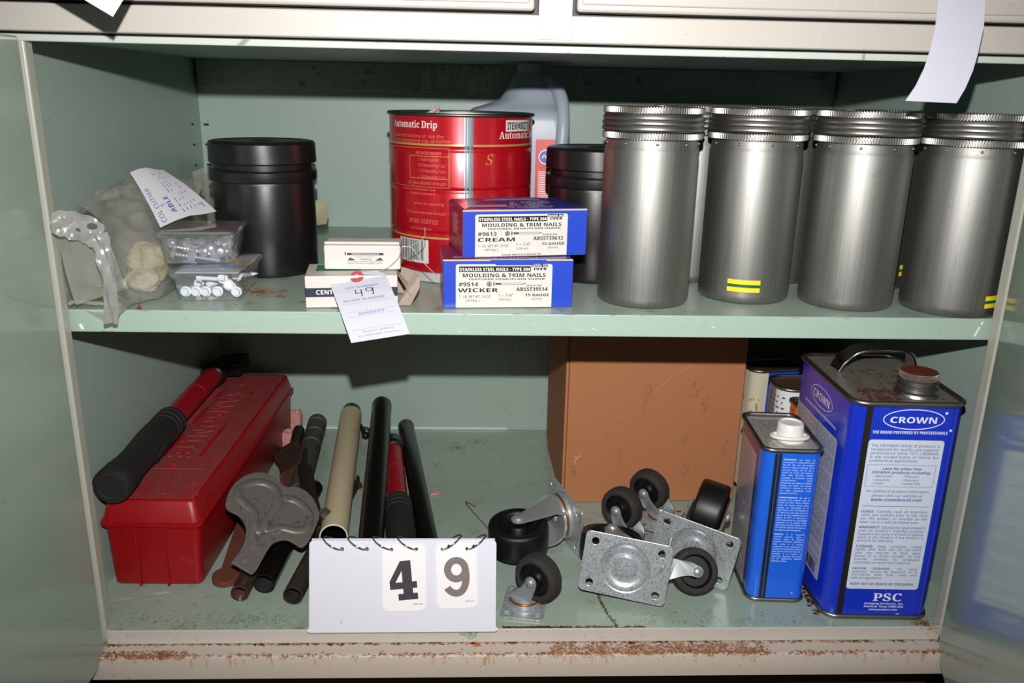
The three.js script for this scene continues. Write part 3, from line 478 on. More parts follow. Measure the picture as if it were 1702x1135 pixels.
const can1 = copy(can0, 'second front steel canister, yellow and green sticker low in its middle', [0.2226, S + 0.0005, -0.1094], 1.1);
part('sticker', sticker(-0.29 - 1.1, 0.0193, 0.033, 0.0125), stickerMat, can1, 'yellow sticker with a green stripe');
const can2 = copy(can0, 'third front steel canister, small brown stain under its collar, no sticker', [0.3228, S + 0.0005, -0.0846], 2.0);
part('stain', (() => { const s = new THREE.Shape(); for (let i = 0; i < 22; i++) { const a = i / 22 * 6.2832, k = 1 + 0.35 * nz(i * 0.9, 4, 2); i ? s.lineTo(Math.cos(a) * 0.0042 * k, Math.sin(a) * 0.0027 * k) : s.moveTo(0.0042, 0); } const g = new THREE.ShapeGeometry(s), p = g.attributes.position; for (let i = 0; i < p.count; i++) { const a = 0.36 - 2.0 + p.getX(i) / 0.0466; p.setXYZ(i, Math.sin(a) * 0.04658, 0.1475 + p.getY(i), Math.cos(a) * 0.04658); } g.computeVertexNormals(); return g; })(), std({ color: 0x6a5844, metalness: 0.3, roughness: 0.6 }), can2);
const can3 = copy(can0, 'rightmost front steel canister, close to the right jamb, sticker at its right edge', [0.4222, S + 0.0005, -0.0628], 0.7);
part('sticker', sticker(0.55 - 0.7, 0.0165, 0.03, 0.012), stickerMat, can3, 'yellow sticker with a green stripe');
copy(can0, 'back row steel canister showing between the first and second front canisters', [0.185, S + 0.0005, -0.2085], 0.2);
copy(can0, 'back row steel canister showing between the second and third front canisters', [0.289, S + 0.0005, -0.207], 0.9);
const can6 = copy(can0, 'back row steel canister with low sticker, showing left of the rightmost front canister', [0.3915, S + 0.0005, -0.186], 0.1);
part('sticker', sticker(0.6, 0.0215, 0.03, 0.0125), stickerMat, can6, 'yellow sticker with a green stripe');

// ------------------------------------------------------------------ black canisters
function blackCanister(label, pos, turn) {
  const t = thing('plastic_canister', label, 'canister', pos, turn), r = 0.0548, R = 0.0585;
  part('jar_body', lathe([[0, 0.0015], [r - 0.008, 0.001], [r - 0.005, 0], [r - 0.0014, 0.0012], [r, 0.006], [r + 0.0006, 0.05], [r, 0.1005], [r - 0.0005, 0.1032], [R - 0.0004, 0.1044], [R, 0.1062], [R, 0.1145], [R - 0.0012, 0.1163], [r - 0.0012, 0.1168], [r - 0.0012, 0.125], [r - 0.003, 0.126]], 96, 0.5), blackPlastic, t);
  part('lid', lathe([[r - 0.003, 0.1228], [R - 0.001, 0.1232], [R, 0.1242], [R - 0.0006, 0.1438], [R - 0.0022, 0.146], [R - 0.005, 0.1468], [0.045, 0.1468], [0.044, 0.1462], [0.012, 0.1462], [0.011, 0.1468], [0.0085, 0.1468], [0.0075, 0.1462], [0, 0.1462]], 96, 0.5), blackPlastic, t);
  return t;
}
blackCanister('black plastic screw top canister standing behind the clear boxes of fasteners', [-0.3022, S + 0.0005, -0.2111], 0.4);
blackCanister('dusty black plastic canister half hidden left of the first steel canister', [0.0738, S + 0.0005, -0.2025], 2.4);

// ------------------------------------------------------------------ coffee tin on its plastic lid
{
  const r = 0.0808, h = 0.1705, y0 = 0.0105, t = thing('coffee_tin', 'large red coffee tin with grey side seam standing behind the nail boxes', 'tin', [-0.0808, S + 0.0005, -0.2275], -0.03);
  const label = canvas(2048, 720, (g, w, h2) => {
    const X = (deg) => w * (0.5 + deg / 360), Y = (y) => h2 * (1 - (y - S - y0) / h), dg = w / 360;   // y: height in the scene
    g.fillStyle = '#b20f1e'; g.fillRect(0, 0, w, h2); speckle(g, w, h2, 120, ['rgba(120,0,8,.22)', 'rgba(240,60,60,.10)'], 4, 26); scratch(g, w, h2, 60, ['rgba(250,200,190,.3)', 'rgba(60,0,0,.4)'], 40, 1.2);
    const gold = '#c9a058', pale = 'rgba(226,160,130,.75)';
    g.fillStyle = '#b79a5a'; for (const y of [0.4865, 0.3875]) g.fillRect(0, Y(y), w, 9);
    const word = (s, d0, d1, y, size, col, fam) => { g.fillStyle = col; fitText(g, s, X((d0 + d1) / 2), Y(y), (d1 - d0) * dg, size, fam); };
    word('Automatic Drip', -61, -15, 0.5025, 42, '#f6ecec', 'bold SIZE serif');
    word('follow instructions or use the', -62, -10, 0.4925, 20, pale, 'SIZE sans-serif'); word('for an exceptional cup of coffee', -62, -5, 0.4875, 20, pale, 'SIZE sans-serif');
    g.strokeStyle = gold; g.lineWidth = 2.5; g.strokeRect(X(-72), Y(0.482), 66 * dg, Y(0.441) - Y(0.482)); g.strokeRect(X(-40), Y(0.4735), 34 * dg, Y(0.45) - Y(0.4735));
    word('MEASUREMENTS', -34, -12, 0.4755, 16, pale, 'bold SIZE serif');
    ['1 Tablespoon', '1/2 Measuring Cup', '1 1/2 Measuring Cups', '2 1/4 Measuring Cups'].forEach((s, i) => word(s, -32, i ? -9 : -14, 0.4685 - i * 0.006, 20, pale, 'SIZE sans-serif'));
    word('for your desired strength', -42, -8, 0.4435, 20, pale, 'SIZE sans-serif'); word('Grind for All Automatic Drip', -50, -17, 0.437, 17, pale, 'SIZE sans-serif'); word('Coffee Makers', -40, -17, 0.4325, 15, pale, 'SIZE sans-serif');
    word('prior to opening', -36, -10, 0.422, 17, pale, 'SIZE sans-serif'); word('for recommended strength', -44, -8, 0.412, 16, pale, 'SIZE sans-serif'); word('PURE COFFEE', -42, -15, 0.4015, 26, 'rgba(226,150,110,.85)', 'italic SIZE serif'); word('COFFEE COMPANY', -40, -20, 0.3945, 14, pale, 'SIZE serif');
    g.fillStyle = '#e7e5e2'; g.fillRect(X(-54), Y(0.3835), 31 * dg, Y(0.3575) - Y(0.3835)); g.fillStyle = '#26262a'; let bx = X(-51.5); while (bx < X(-27)) { const bw = [1.5, 2.5, 3, 5][Math.floor(rnd() * 4)]; g.fillRect(bx, Y(0.3825), bw, Y(0.3605) - Y(0.3825)); bx += bw + [2, 3, 4, 6][Math.floor(rnd() * 4)]; }
    g.fillRect(X(-51), Y(0.3605) + 4, 3, 8); g.font = '12px sans-serif'; 
    g.fillStyle = '#e9e9e6'; g.fillRect(X(39), Y(0.5118), 31 * dg, 50); g.fillStyle = '#101014'; fitText(g, 'ITEM#80273', X(54.5), Y(0.5118) + 41, 28 * dg, 44, 'bold SIZE sans-serif');
    word('Automatic Drip', 33, 86, 0.4925, 44, '#f6ecec', 'bold SIZE serif');
    g.textAlign = 'left'; g.fillStyle = 'rgba(190,150,70,.9)'; g.font = 'italic 66px serif'; g.fillText('S', X(21), Y(0.4655)); g.fillStyle = 'rgba(120,30,20,.9)'; g.font = 'italic 20px serif';
    ['Since fine', 'coffee beans', 'The Perfect', 'mountain grown', 'coffee, rich', 'flavor aroma'].forEach((s, i) => g.fillText(s, X(24 + (i ? 0 : 5)), Y(0.4665 - i * 0.0068)));
    g.fillStyle = '#727b84'; g.fillRect(X(5.2), 0, 7 * dg, h2); g.fillStyle = '#565e66'; g.fillRect(X(8.4), 0, 0.5 * dg, h2); g.fillRect(X(11), 0, 0.5 * dg, h2);
  });
  const q = (y) => y - S - y0, prof = [[r - 0.001, 0], [r, 0.002]];
  for (const yc of [0.3915, 0.4385, 0.4815]) prof.push([r, q(yc) - 0.0042], [r - 0.0003, q(yc) - 0.003], [r - 0.0012, q(yc) - 0.001], [r - 0.0012, q(yc) + 0.0004], [r + 0.0001, q(yc) + 0.0026], [r, q(yc) + 0.0036]);
  prof.sort((a, b) => a[1] - b[1]); prof.push([r, h - 0.004], [r, h - 0.003]);
  const body = vByHeight(lathe(prof, 128, 0.9), h); mv(body, 0, y0, 0);
  part('tin_body', body, phy({ map: tex(label), roughness: 0.27, metalness: 0.3, clearcoat: 0.25, clearcoatRoughness: 0.2 }), t);
  part('inner_wall', mv(new THREE.CylinderGeometry(r - 0.0012, r - 0.0012, h - 0.006, 64, 1, true), 0, y0 + h / 2, 0), steel, t);
  part('rolled_rim', mv(new THREE.TorusGeometry(r + 0.0008, 0.0019, 10, 128).rotateX(Math.PI / 2), 0, y0 + h - 0.002, 0), std({ color: 0x6f726f, metalness: 1, roughness: 0.42 }), t);
  part('side_seam', join([6.6, 9.9].map((a) => { const g = new THREE.CylinderGeometry(r + 0.0006, r + 0.0006, h - 0.008, 3, 1, true, a * Math.PI / 180 - 0.009, 0.018); g.translate(0, y0 + h / 2, 0); return g; })), std({ color: 0x737c86, metalness: 0.2, roughness: 0.6 }), t);
  part('plastic_lid', lathe([[0, 0.002], [0.081, 0.0015], [0.0825, 0], [0.0842, 0.001], [0.0848, 0.0085], [0.0842, 0.0105], [0.0815, 0.011], [0.0809, 0.0105]], 96, 0.5), phy({ color: 0xc9c8c4, roughness: 0.35, transmission: 0.35, thickness: 0 }), t, 'cloudy plastic lid under the tin');
  const p = thing('foil_packet', 'corner of a white and red packet poking up out of the red coffee tin', 'packet', [-0.122, S + 0.127, -0.24], 0.2);
  const s = new THREE.Shape(); s.moveTo(-0.03, 0); s.lineTo(0.012, 0); s.lineTo(0.0165, 0.062); s.lineTo(0.006, 0.055); s.lineTo(-0.03, 0.035);
  part('packet_sheet', fitUV(extrude(s, 0.0012, 0.0003), 'x', -0.03, 0.02, 'y', 0, 0.06), std({ map: tex(canvas(64, 64, (g, w, h2) => { g.fillStyle = '#8e8b8b'; g.fillRect(0, 0, w, h2); g.strokeStyle = '#a8202c'; g.lineWidth = 2.5; g.beginPath(); g.moveTo(20, 32); g.lineTo(46, 12); g.lineTo(60, 2); g.stroke(); })), roughness: 0.4 }), p);
}

// ------------------------------------------------------------------ plastic jug
{
  const t = thing('plastic_jug', 'cloudy bluish gallon jug with a red label and moulded handle behind the coffee tin', 'jug', [-0.012, S + 0.0005, -0.368], -0.1);
  const sq = (y, w, d, cx, k = 0.42) => roundRect(w, d, Math.min(w, d) * k, 6).map(([x, z]) => [x + cx, y, z]);
  const g = loft([sq(0.001, 0.1, 0.1, 0), sq(0.004, 0.116, 0.112, 0, 0.3), sq(0.012, 0.123, 0.118, 0, 0.1), sq(0.08, 0.124, 0.118, 0, 0.08), sq(0.14, 0.124, 0.118, 0, 0.08), sq(0.168, 0.124, 0.118, 0, 0.1), sq(0.178, 0.121, 0.116, 0, 0.14), sq(0.1835, 0.112, 0.108, 0.003, 0.2), sq(0.188, 0.098, 0.096, 0.01, 0.28), sq(0.194, 0.083, 0.084, 0.019, 0.36), sq(0.204, 0.074, 0.074, 0.022, 0.42), sq(0.216, 0.058, 0.058, 0.021, 0.47), sq(0.226, 0.04, 0.04, 0.0195, 0.49), sq(0.229, 0.035, 0.035, 0.019, 0.49)], false, true);
  const milky = phy({ color: 0xaab6c4, roughness: 0.4, transmission: 0.25, thickness: 0, ior: 1.5 });
  part('jug_body', smoothed(g, 1.0), milky, t);
  part('handle', tube([[0.05, 0.11, 0.05], [0.0575, 0.128, 0.056], [0.0605, 0.15, 0.057], [0.0605, 0.175, 0.052], [0.057, 0.198, 0.04], [0.046, 0.214, 0.022], [0.03, 0.22, 0.008]], 0.0085, 48, 14), milky, t);
  part('screw_cap', mv(lathe([[0.0175, 0], [0.0185, 0.0006], [0.0185, 0.0095], [0.0175, 0.0105], [0, 0.0105]], 40), 0.019, 0.228, 0), phy({ color: 0x8f979c, roughness: 0.5 }), t);
  const lab = rbox(0.0245, 0.098, 0.0008, 0.0003); fitUV(lab, 'x', -0.01225, 0.0395, 'y', -0.049, 0.049); mv(lab, 0.0405, 0.099, 0.0594);
  part('label', lab, std({ map: tex(canvas(256, 480, (g2, w, h) => { g2.fillStyle = '#c5202c'; g2.fillRect(0, 0, w, h); g2.fillStyle = '#e9e2e2'; g2.beginPath(); g2.arc(62, 104, 44, 0, 7); g2.fill(); g2.fillStyle = '#2b3f9c'; g2.beginPath(); g2.arc(62, 104, 38, 0, 7); g2.fill(); g2.strokeStyle = '#e9e9f2'; g2.lineWidth = 6; g2.beginPath(); g2.moveTo(40, 112); g2.quadraticCurveTo(54, 78, 62, 104); g2.quadraticCurveTo(70, 126, 88, 96); g2.stroke(); g2.fillStyle = '#e9e2e2'; g2.font = 'bold 24px sans-serif'; g2.fillText('GRADE A', 112, 48); g2.font = 'bold 40px serif'; g2.fillText('VITAMIN', 110, 112); for (let i = 0; i < 26; i++) { g2.fillRect(26, 190 + i * 11, 70 - rr(0, 14), 5); } g2.fillRect(20, 184, 3, 290); })), roughness: 0.4 }), t, 'red label with a round blue emblem');
}

// ------------------------------------------------------------------ nail boxes: printed cartons
function carton(w, h, d, faces, edge = 0.0012) {   // faces: right, left, top, bottom, front, back
  return [mv(rbox(w, h, d, edge), 0, h / 2, -d / 2), faces];
}
const print = (w, h, draw, rough = 0.35) => phy({ map: tex(canvas(w, h, draw)), roughness: rough, clearcoat: 0.25, clearcoatRoughness: 0.2 });
function nailFront(no, name, stock, foot) {
  return print(1024, 400, (g, w, h) => {
    g.fillStyle = '#2042b8'; g.fillRect(0, 0, w, h); scratch(g, w, h, 14, ['rgba(230,236,255,.5)'], 30); speckle(g, w, h, 30, ['rgba(20,30,100,.3)'], 2, 8);
    g.fillStyle = '#cfccc5'; g.beginPath(); g.roundRect(98, 34, 760, 420, 18); g.fill();
    g.fillStyle = '#12131c'; g.fillRect(124, 52, 562, 46); g.fillRect(690, 38, 130, 22); g.fillRect(712, 66, 96, 20);
    g.fillStyle = '#f1efe8'; g.textBaseline = 'alphabetic'; fitText(g, 'STAINLESS STEEL NAILS - TYPE 304', 405, 90, 552, 36, 'bold SIZE sans-serif'); fitText(g, 'MADE IN', 755, 57, 120, 20, 'bold SIZE sans-serif'); fitText(g, 'U.S.A.', 760, 84, 84, 20, 'bold SIZE sans-serif');
    g.fillStyle = '#15161f'; fitText(g, 'MOULDING & TRIM NAILS', 478, 142, 660, 42, 'bold SIZE sans-serif'); fitText(g, 'TEXTURED HEAD/PLAIN SHANK', 498, 166, 606, 20, 'bold SIZE sans-serif');
    fitText(g, no, 196, 218, 156, 46, 'bold SIZE sans-serif'); fitText(g, name, 272, 268, 316, 46, 'bold SIZE sans-serif');
    g.lineWidth = 3; g.strokeStyle = '#15161f'; g.beginPath(); g.arc(360, 200, 19, 0, 7); for (const k of [-8, 0, 8]) { g.moveTo(360 + k, 182); g.lineTo(360 + k, 218); g.moveTo(342, 200 + k); g.lineTo(378, 200 + k); } g.stroke();
    g.strokeRect(394, 184, 4, 30); g.beginPath(); g.moveTo(398, 192); g.lineTo(610, 192); g.lineTo(646, 199); g.lineTo(610, 206); g.lineTo(398, 206); g.stroke(); g.fillRect(410, 195, 44, 8);
    fitText(g, 'STOCK NO.', 716, 220, 130, 18, 'bold SIZE sans-serif'); fitText(g, stock, 700, 262, 250, 44, 'bold SIZE sans-serif');
    fitText(g, '1 - LB. NET WT. 16 OZ.', 248, 316, 256, 30, 'SIZE sans-serif'); fitText(g, '(454g.)', 230, 346, 112, 24, 'SIZE sans-serif'); fitText(g, '1 – 1/4"', 492, 308, 124, 36, 'SIZE sans-serif'); fitText(g, '(32mm)', 484, 340, 96, 24, 'SIZE sans-serif'); fitText(g, '15 GAUGE', 742, 306, 194, 32, 'bold SIZE sans-serif'); fitText(g, '(2mm)', 740, 336, 86, 24, 'SIZE sans-serif');
    if (foot) fitText(g, 'COLOR #9613 IS A MATCH TO:', 480, 392, 330, 20, 'bold SIZE sans-serif');
  });
}
const nailTop = print(512, 256, (g, w, h) => {
  g.fillStyle = '#272a78'; g.fillRect(0, 0, w, h); g.fillStyle = '#7a2a5c'; g.beginPath(); g.moveTo(0, 0); g.lineTo(w * 0.36, 0); g.lineTo(w * 0.28, h); g.lineTo(0, h); g.fill();
  g.fillStyle = '#c9c6d6'; g.font = 'bold 22px sans-serif'; g.fillText('1 LB.', 90, 90); g.fillText('NET', 400, 90); g.strokeStyle = '#b890a8'; g.lineWidth = 4; g.font = 'bold 90px serif'; g.strokeText('ABC', 190, 235); g.fillStyle = '#a39aa4'; g.fillRect(40, 200, 150, 26); scratch(g, w, h, 30, ['rgba(220,210,230,.5)'], 40);
});
const nailSide = print(256, 256, (g, w, h) => { g.fillStyle = '#a32a50'; g.fillRect(0, 0, w, h); speckle(g, w, h, 60, ['rgba(70,20,50,.25)', 'rgba(230,120,150,.2)'], 3, 16); g.save(); g.translate(128, 118); g.rotate(-0.03); g.fillStyle = '#dfb6c4'; g.font = 'bold 54px serif'; g.textAlign = 'center'; for (let i = 0; i < 3; i++) g.fillText('ABC', 0, -36 + i * 38); g.font = '16px sans-serif'; g.fillText('NAILS', 0, 96); g.restore(); });
const kraft = std({ color: 0xb89a72, roughness: 0.85 }), nailBlue = print(64, 64, (g, w, h) => { g.fillStyle = '#2042b8'; g.fillRect(0, 0, w, h); });
function nailBox(label, pos, turn, w, h, d, front) {
  const t = thing('nail_box', label, 'box', pos, turn, 'boxes of trim nails');
  const [g, f] = carton(w, h, d, [nailSide, nailSide, nailTop, kraft, front, nailBlue]);
  part('carton', g, f, t);
  part('front_flap', join([boxAt(0, w - 0.0008, h - 0.0013, h + 0.0004, -0.0009, 0.0005, 0.0004)]).translate(-w / 2, 0, 0), std({ color: 0xbfae98, roughness: 0.9 }), t);
  return t;
}
{
  const a = nailBox('lower blue nail box lettered WICKER, flush on the shelf under the CREAM box', [-0.0302, S + 0.0005, -0.0423], 0.08, 0.1275, 0.0478, 0.082, nailFront('#9514', 'WICKER', 'ABSST39514', false));
  const s = new THREE.Shape(); s.moveTo(-0.017, 0); s.lineTo(-0.01, -0.0052); s.lineTo(0.026, -0.0052); s.lineTo(0.03, -0.001); s.lineTo(0.034, -0.0055); s.lineTo(0.039, 0); 
  part('tuck_flap', extrude(s, 0.0006, 0.0002).translate(-0.002, 0.0478, 0.0001), nailBlue, a);
  const b = nailBox('upper blue nail box lettered CREAM with a torn open window in its lid', [-0.0135, S + 0.0488, -0.0585], 0.195, 0.1255, 0.0458, 0.084, nailFront('#9613', 'CREAM', 'ABSST39613', true));
  // the lid bulges up round a window through which the kraft lining shows
  const L = new THREE.Shape(); L.moveTo(-0.061, -0.083); L.lineTo(0.061, -0.083); L.lineTo(0.061, -0.002); L.lineTo(-0.061, -0.002); L.lineTo(-0.061, -0.083);
  const ho = new THREE.Path(); const hp = [[-0.034, -0.036], [0.03, -0.036], [0.036, -0.048], [0.03, -0.068], [0.015, -0.075], [-0.018, -0.075], [-0.034, -0.067]]; ho.moveTo(...hp[0]); hp.slice(1).forEach((p) => ho.lineTo(...p)); L.holes.push(ho);
  const lg = extrude(L, 0.0008, 0.0002); lg.rotateX(Math.PI / 2); { const p = lg.attributes.position; for (let i = 0; i < p.count; i++) { const x = p.getX(i), z = p.getZ(i); p.setY(i, p.getY(i) + 0.0008 + 0.006 * Math.cos(x / 0.061 * 1.5708) * Math.max(0, Math.sin((-z - 0.002) / 0.081 * Math.PI))); } } lg.computeVertexNormals(); mv(lg, 0, 0.0458, 0);
  part('lid', fitUV(lg, 'x', -0.0628, 0.0628, 'z', 0, -0.084), nailTop, b);
  part('lining', mv(rbox(0.072, 0.0012, 0.05, 0.0004), 0, 0.0464, -0.06), std({ map: tex(canvas(128, 64, (g, w, h) => { g.fillStyle = '#b79d78'; g.fillRect(0, 0, w, h); for (let i = 0; i < 7; i++) { g.fillStyle = 'rgba(110,84,56,.6)'; g.fillRect(0, i * 9 + rr(0, 3), w, 2); } })), roughness: 0.9 }), b);
}

// ------------------------------------------------------------------ small white cartons
const white = (draw) => print(512, 256, (g, w, h) => { g.fillStyle = '#cdc6c1'; g.fillRect(0, 0, w, h); speckle(g, w, h, 40, ['rgba(170,150,140,.2)'], 1, 6); draw?.(g, w, h); }, 0.55);
const plainWhite = white(), flapGrey = std({ color: 0x9a8c82, roughness: 0.9 });
{
  const w = 0.088, h = 0.0312, d = 0.06;
  const t = thing('white_carton', 'small white carton with navy band lettered CENTRAL under the lot tag', 'box', [-0.1815, S + 0.0005, -0.0375], 0.12);
  const [g, f] = carton(w, h, d, [flapGrey, white((c, W2, H2) => { c.fillStyle = '#20264a'; c.fillRect(0, H2 * 0.36, W2, H2 * 0.3); }), white((c, W2, H2) => { c.fillStyle = '#1d7a4c'; c.fillRect(W2 * 0.1, H2 * 0.1, W2 * 0.5, H2 * 0.5); c.fillStyle = '#e7ece6'; c.fillRect(W2 * 0.2, H2 * 0.2, W2 * 0.06, H2 * 0.2); }), plainWhite, white((c, W2, H2) => { c.fillStyle = '#1a1f36'; c.fillRect(0, H2 * 0.37, W2, H2 * 0.29); c.fillStyle = '#efeaea'; fitText(c, 'CENTRAL', W2 * 0.27, H2 * 0.58, W2 * 0.32, 50, 'bold SIZE sans-serif'); }), plainWhite]);
  part('carton', g, f, t);
  const flap = (pts, name) => { const pos = [], idx = []; pts.forEach((p) => pos.push(...p)); for (let i = 1; i + 1 < pts.length; i++) idx.push(0, i, i + 1); const n = pts.length, nn = new THREE.Vector3().subVectors(V3(...pts[1]), V3(...pts[0])).cross(new THREE.Vector3().subVectors(V3(...pts[2]), V3(...pts[0]))).normalize().multiplyScalar(0.0007); pts.forEach((p) => pos.push(p[0] + nn.x, p[1] + nn.y, p[2] + nn.z)); for (let i = 1; i + 1 < n; i++) idx.push(n, n + i + 1, n + i); for (let i = 0; i < n; i++) { const j = (i + 1) % n; idx.push(i, n + i, n + j, i, n + j, j); } const q = new THREE.BufferGeometry(); q.setAttribute('position', new THREE.Float32BufferAttribute(pos, 3)); q.setIndex(idx); const o = q.toNonIndexed(); o.computeVertexNormals(); o.setAttribute('uv', new THREE.Float32BufferAttribute(new Float32Array(o.attributes.position.count * 2), 2)); part(name, o, flapGrey, t); };
  flap([[0.044, 0.0005, -0.002], [0.056, 0.001, 0.002], [0.0655, 0.016, -0.008], [0.0665, 0.0285, -0.012], [0.061, 0.03, -0.02], [0.054, 0.014, -0.008]], 'end_flap');
  flap([[0.043, 0.031, -0.03], [0.044, 0.031, -0.006], [0.05, 0.022, 0.0], [0.0565, 0.009, -0.002], [0.06, 0.012, -0.016]], 'end_flap');
  flap([[0.044, 0.001, -0.055], [0.066, 0.001, -0.05], [0.066, 0.024, -0.05], [0.044, 0.03, -0.056]], 'end_flap');
  const u = thing('white_carton', 'little white carton printed TOOLS lying on top of the CENTRAL carton', 'box', [-0.1738, S + 0.0328, -0.0612], 0.04);
  const [g2, f2] = carton(0.0745, 0.0242, 0.042, [plainWhite, white((c, W2, H2) => { c.fillStyle = '#3a3060'; c.fillRect(0, H2 * 0.3, W2, H2 * 0.36); }), plainWhite, plainWhite, white((c, W2, H2) => {
    c.fillStyle = '#232338'; c.fillRect(W2 * 0.3, H2 * 0.3, W2 * 0.48, H2 * 0.1); c.fillRect(W2 * 0.27, H2 * 0.27, W2 * 0.015, H2 * 0.13); c.fillStyle = '#efe9e6'; fitText(c, 'Distributed Exclusively by', W2 * 0.54, H2 * 0.37, W2 * 0.36, 17, 'bold SIZE sans-serif'); c.fillStyle = '#56566a'; fitText(c, 'HARBOR FREIGHT', W2 * 0.54, H2 * 0.49, W2 * 0.28, 16, 'SIZE sans-serif'); fitText(c, 'TOOLS', W2 * 0.54, H2 * 0.61, W2 * 0.16, 26, 'bold SIZE sans-serif'); c.fillStyle = '#2c2c40';
    for (const s of [-1, 1]) { c.beginPath(); c.moveTo(W2 * (0.54 + s * 0.13), H2 * 0.62); c.lineTo(W2 * (0.54 + s * 0.235), H2 * 0.62); c.lineTo(W2 * (0.54 + s * 0.2), H2 * 0.5); c.lineTo(W2 * (0.54 + s * 0.16), H2 * 0.56); c.fill(); }
    c.fillRect(W2 * 0.3, H2 * 0.655, W2 * 0.46, 2); fitText(c, 'www.harborfreight.com', W2 * 0.53, H2 * 0.76, W2 * 0.46, 20, 'SIZE sans-serif'); c.strokeStyle = 'rgba(120,110,110,.8)'; c.lineWidth = 2; c.beginPath(); c.moveTo(W2, H2 * 0.13); c.quadraticCurveTo(W2 * 0.97, H2 * 0.16, W2 * 0.9, H2 * 0.13); c.stroke();
  }), plainWhite], 0.0016);
  part('carton', g2, f2, u);
  part('tuck_flap', join(boxAt(-0.0365, 0.0362, 0.0245, 0.0252, -0.036, -0.004, 0.0003), mv(new THREE.CylinderGeometry(0.0016, 0.0016, 0.0725, 10).rotateZ(Math.PI / 2), -0.0002, 0.0258, -0.0038)), plainWhite, u);
}

// ------------------------------------------------------------------ the lot tag and its wire
function sheet(rows, mat, name, parent, thick = 0.0005) {   // rows of points (left to right, top to bottom) make a bent sheet with thickness
  const nr = rows.length, nc = rows[0].length, P = (i, j) => V3(...rows[i][j]), pos = [], uv = [], idx = [];
  const nrm = (i, j) => { const a = P(Math.min(i + 1, nr - 1), j).sub(P(Math.max(i - 1, 0), j)), b = P(i, Math.min(j + 1, nc - 1)).sub(P(i, Math.max(j - 1, 0))); return a.cross(b).normalize(); };
  for (const s of [1, -1]) for (let i = 0; i < nr; i++) for (let j = 0; j < nc; j++) { const p = P(i, j).addScaledVector(nrm(i, j), s * thick / 2); pos.push(p.x, p.y, p.z); uv.push(j / (nc - 1), 1 - i / (nr - 1)); }
  const N = nr * nc;
  for (let i = 0; i + 1 < nr; i++) for (let j = 0; j + 1 < nc; j++) { const a = i * nc + j, b = a + 1, c = a + nc, d = c + 1; idx.push(a, c, d, a, d, b, N + a, N + d, N + c, N + a, N + b, N + d); }
  const edge = []; for (let j = 0; j < nc; j++) edge.push(j); for (let i = 1; i < nr; i++) edge.push(i * nc + nc - 1); for (let j = nc - 2; j >= 0; j--) edge.push((nr - 1) * nc + j); for (let i = nr - 2; i > 0; i--) edge.push(i * nc);
  edge.forEach((a, k) => { const b = edge[(k + 1) % edge.length]; idx.push(a, b, N + b, a, N + b, N + a); });
  const g = new THREE.BufferGeometry(); g.setAttribute('position', new THREE.Float32BufferAttribute(pos, 3)); g.setAttribute('uv', new THREE.Float32BufferAttribute(uv, 2)); g.setIndex(idx);
  return part(name, toCreasedNormals(g, 0.9), mat, parent);
}
const lerp3 = (a, b, t) => [0, 1, 2].map((k) => a[k] + (b[k] - a[k]) * t);
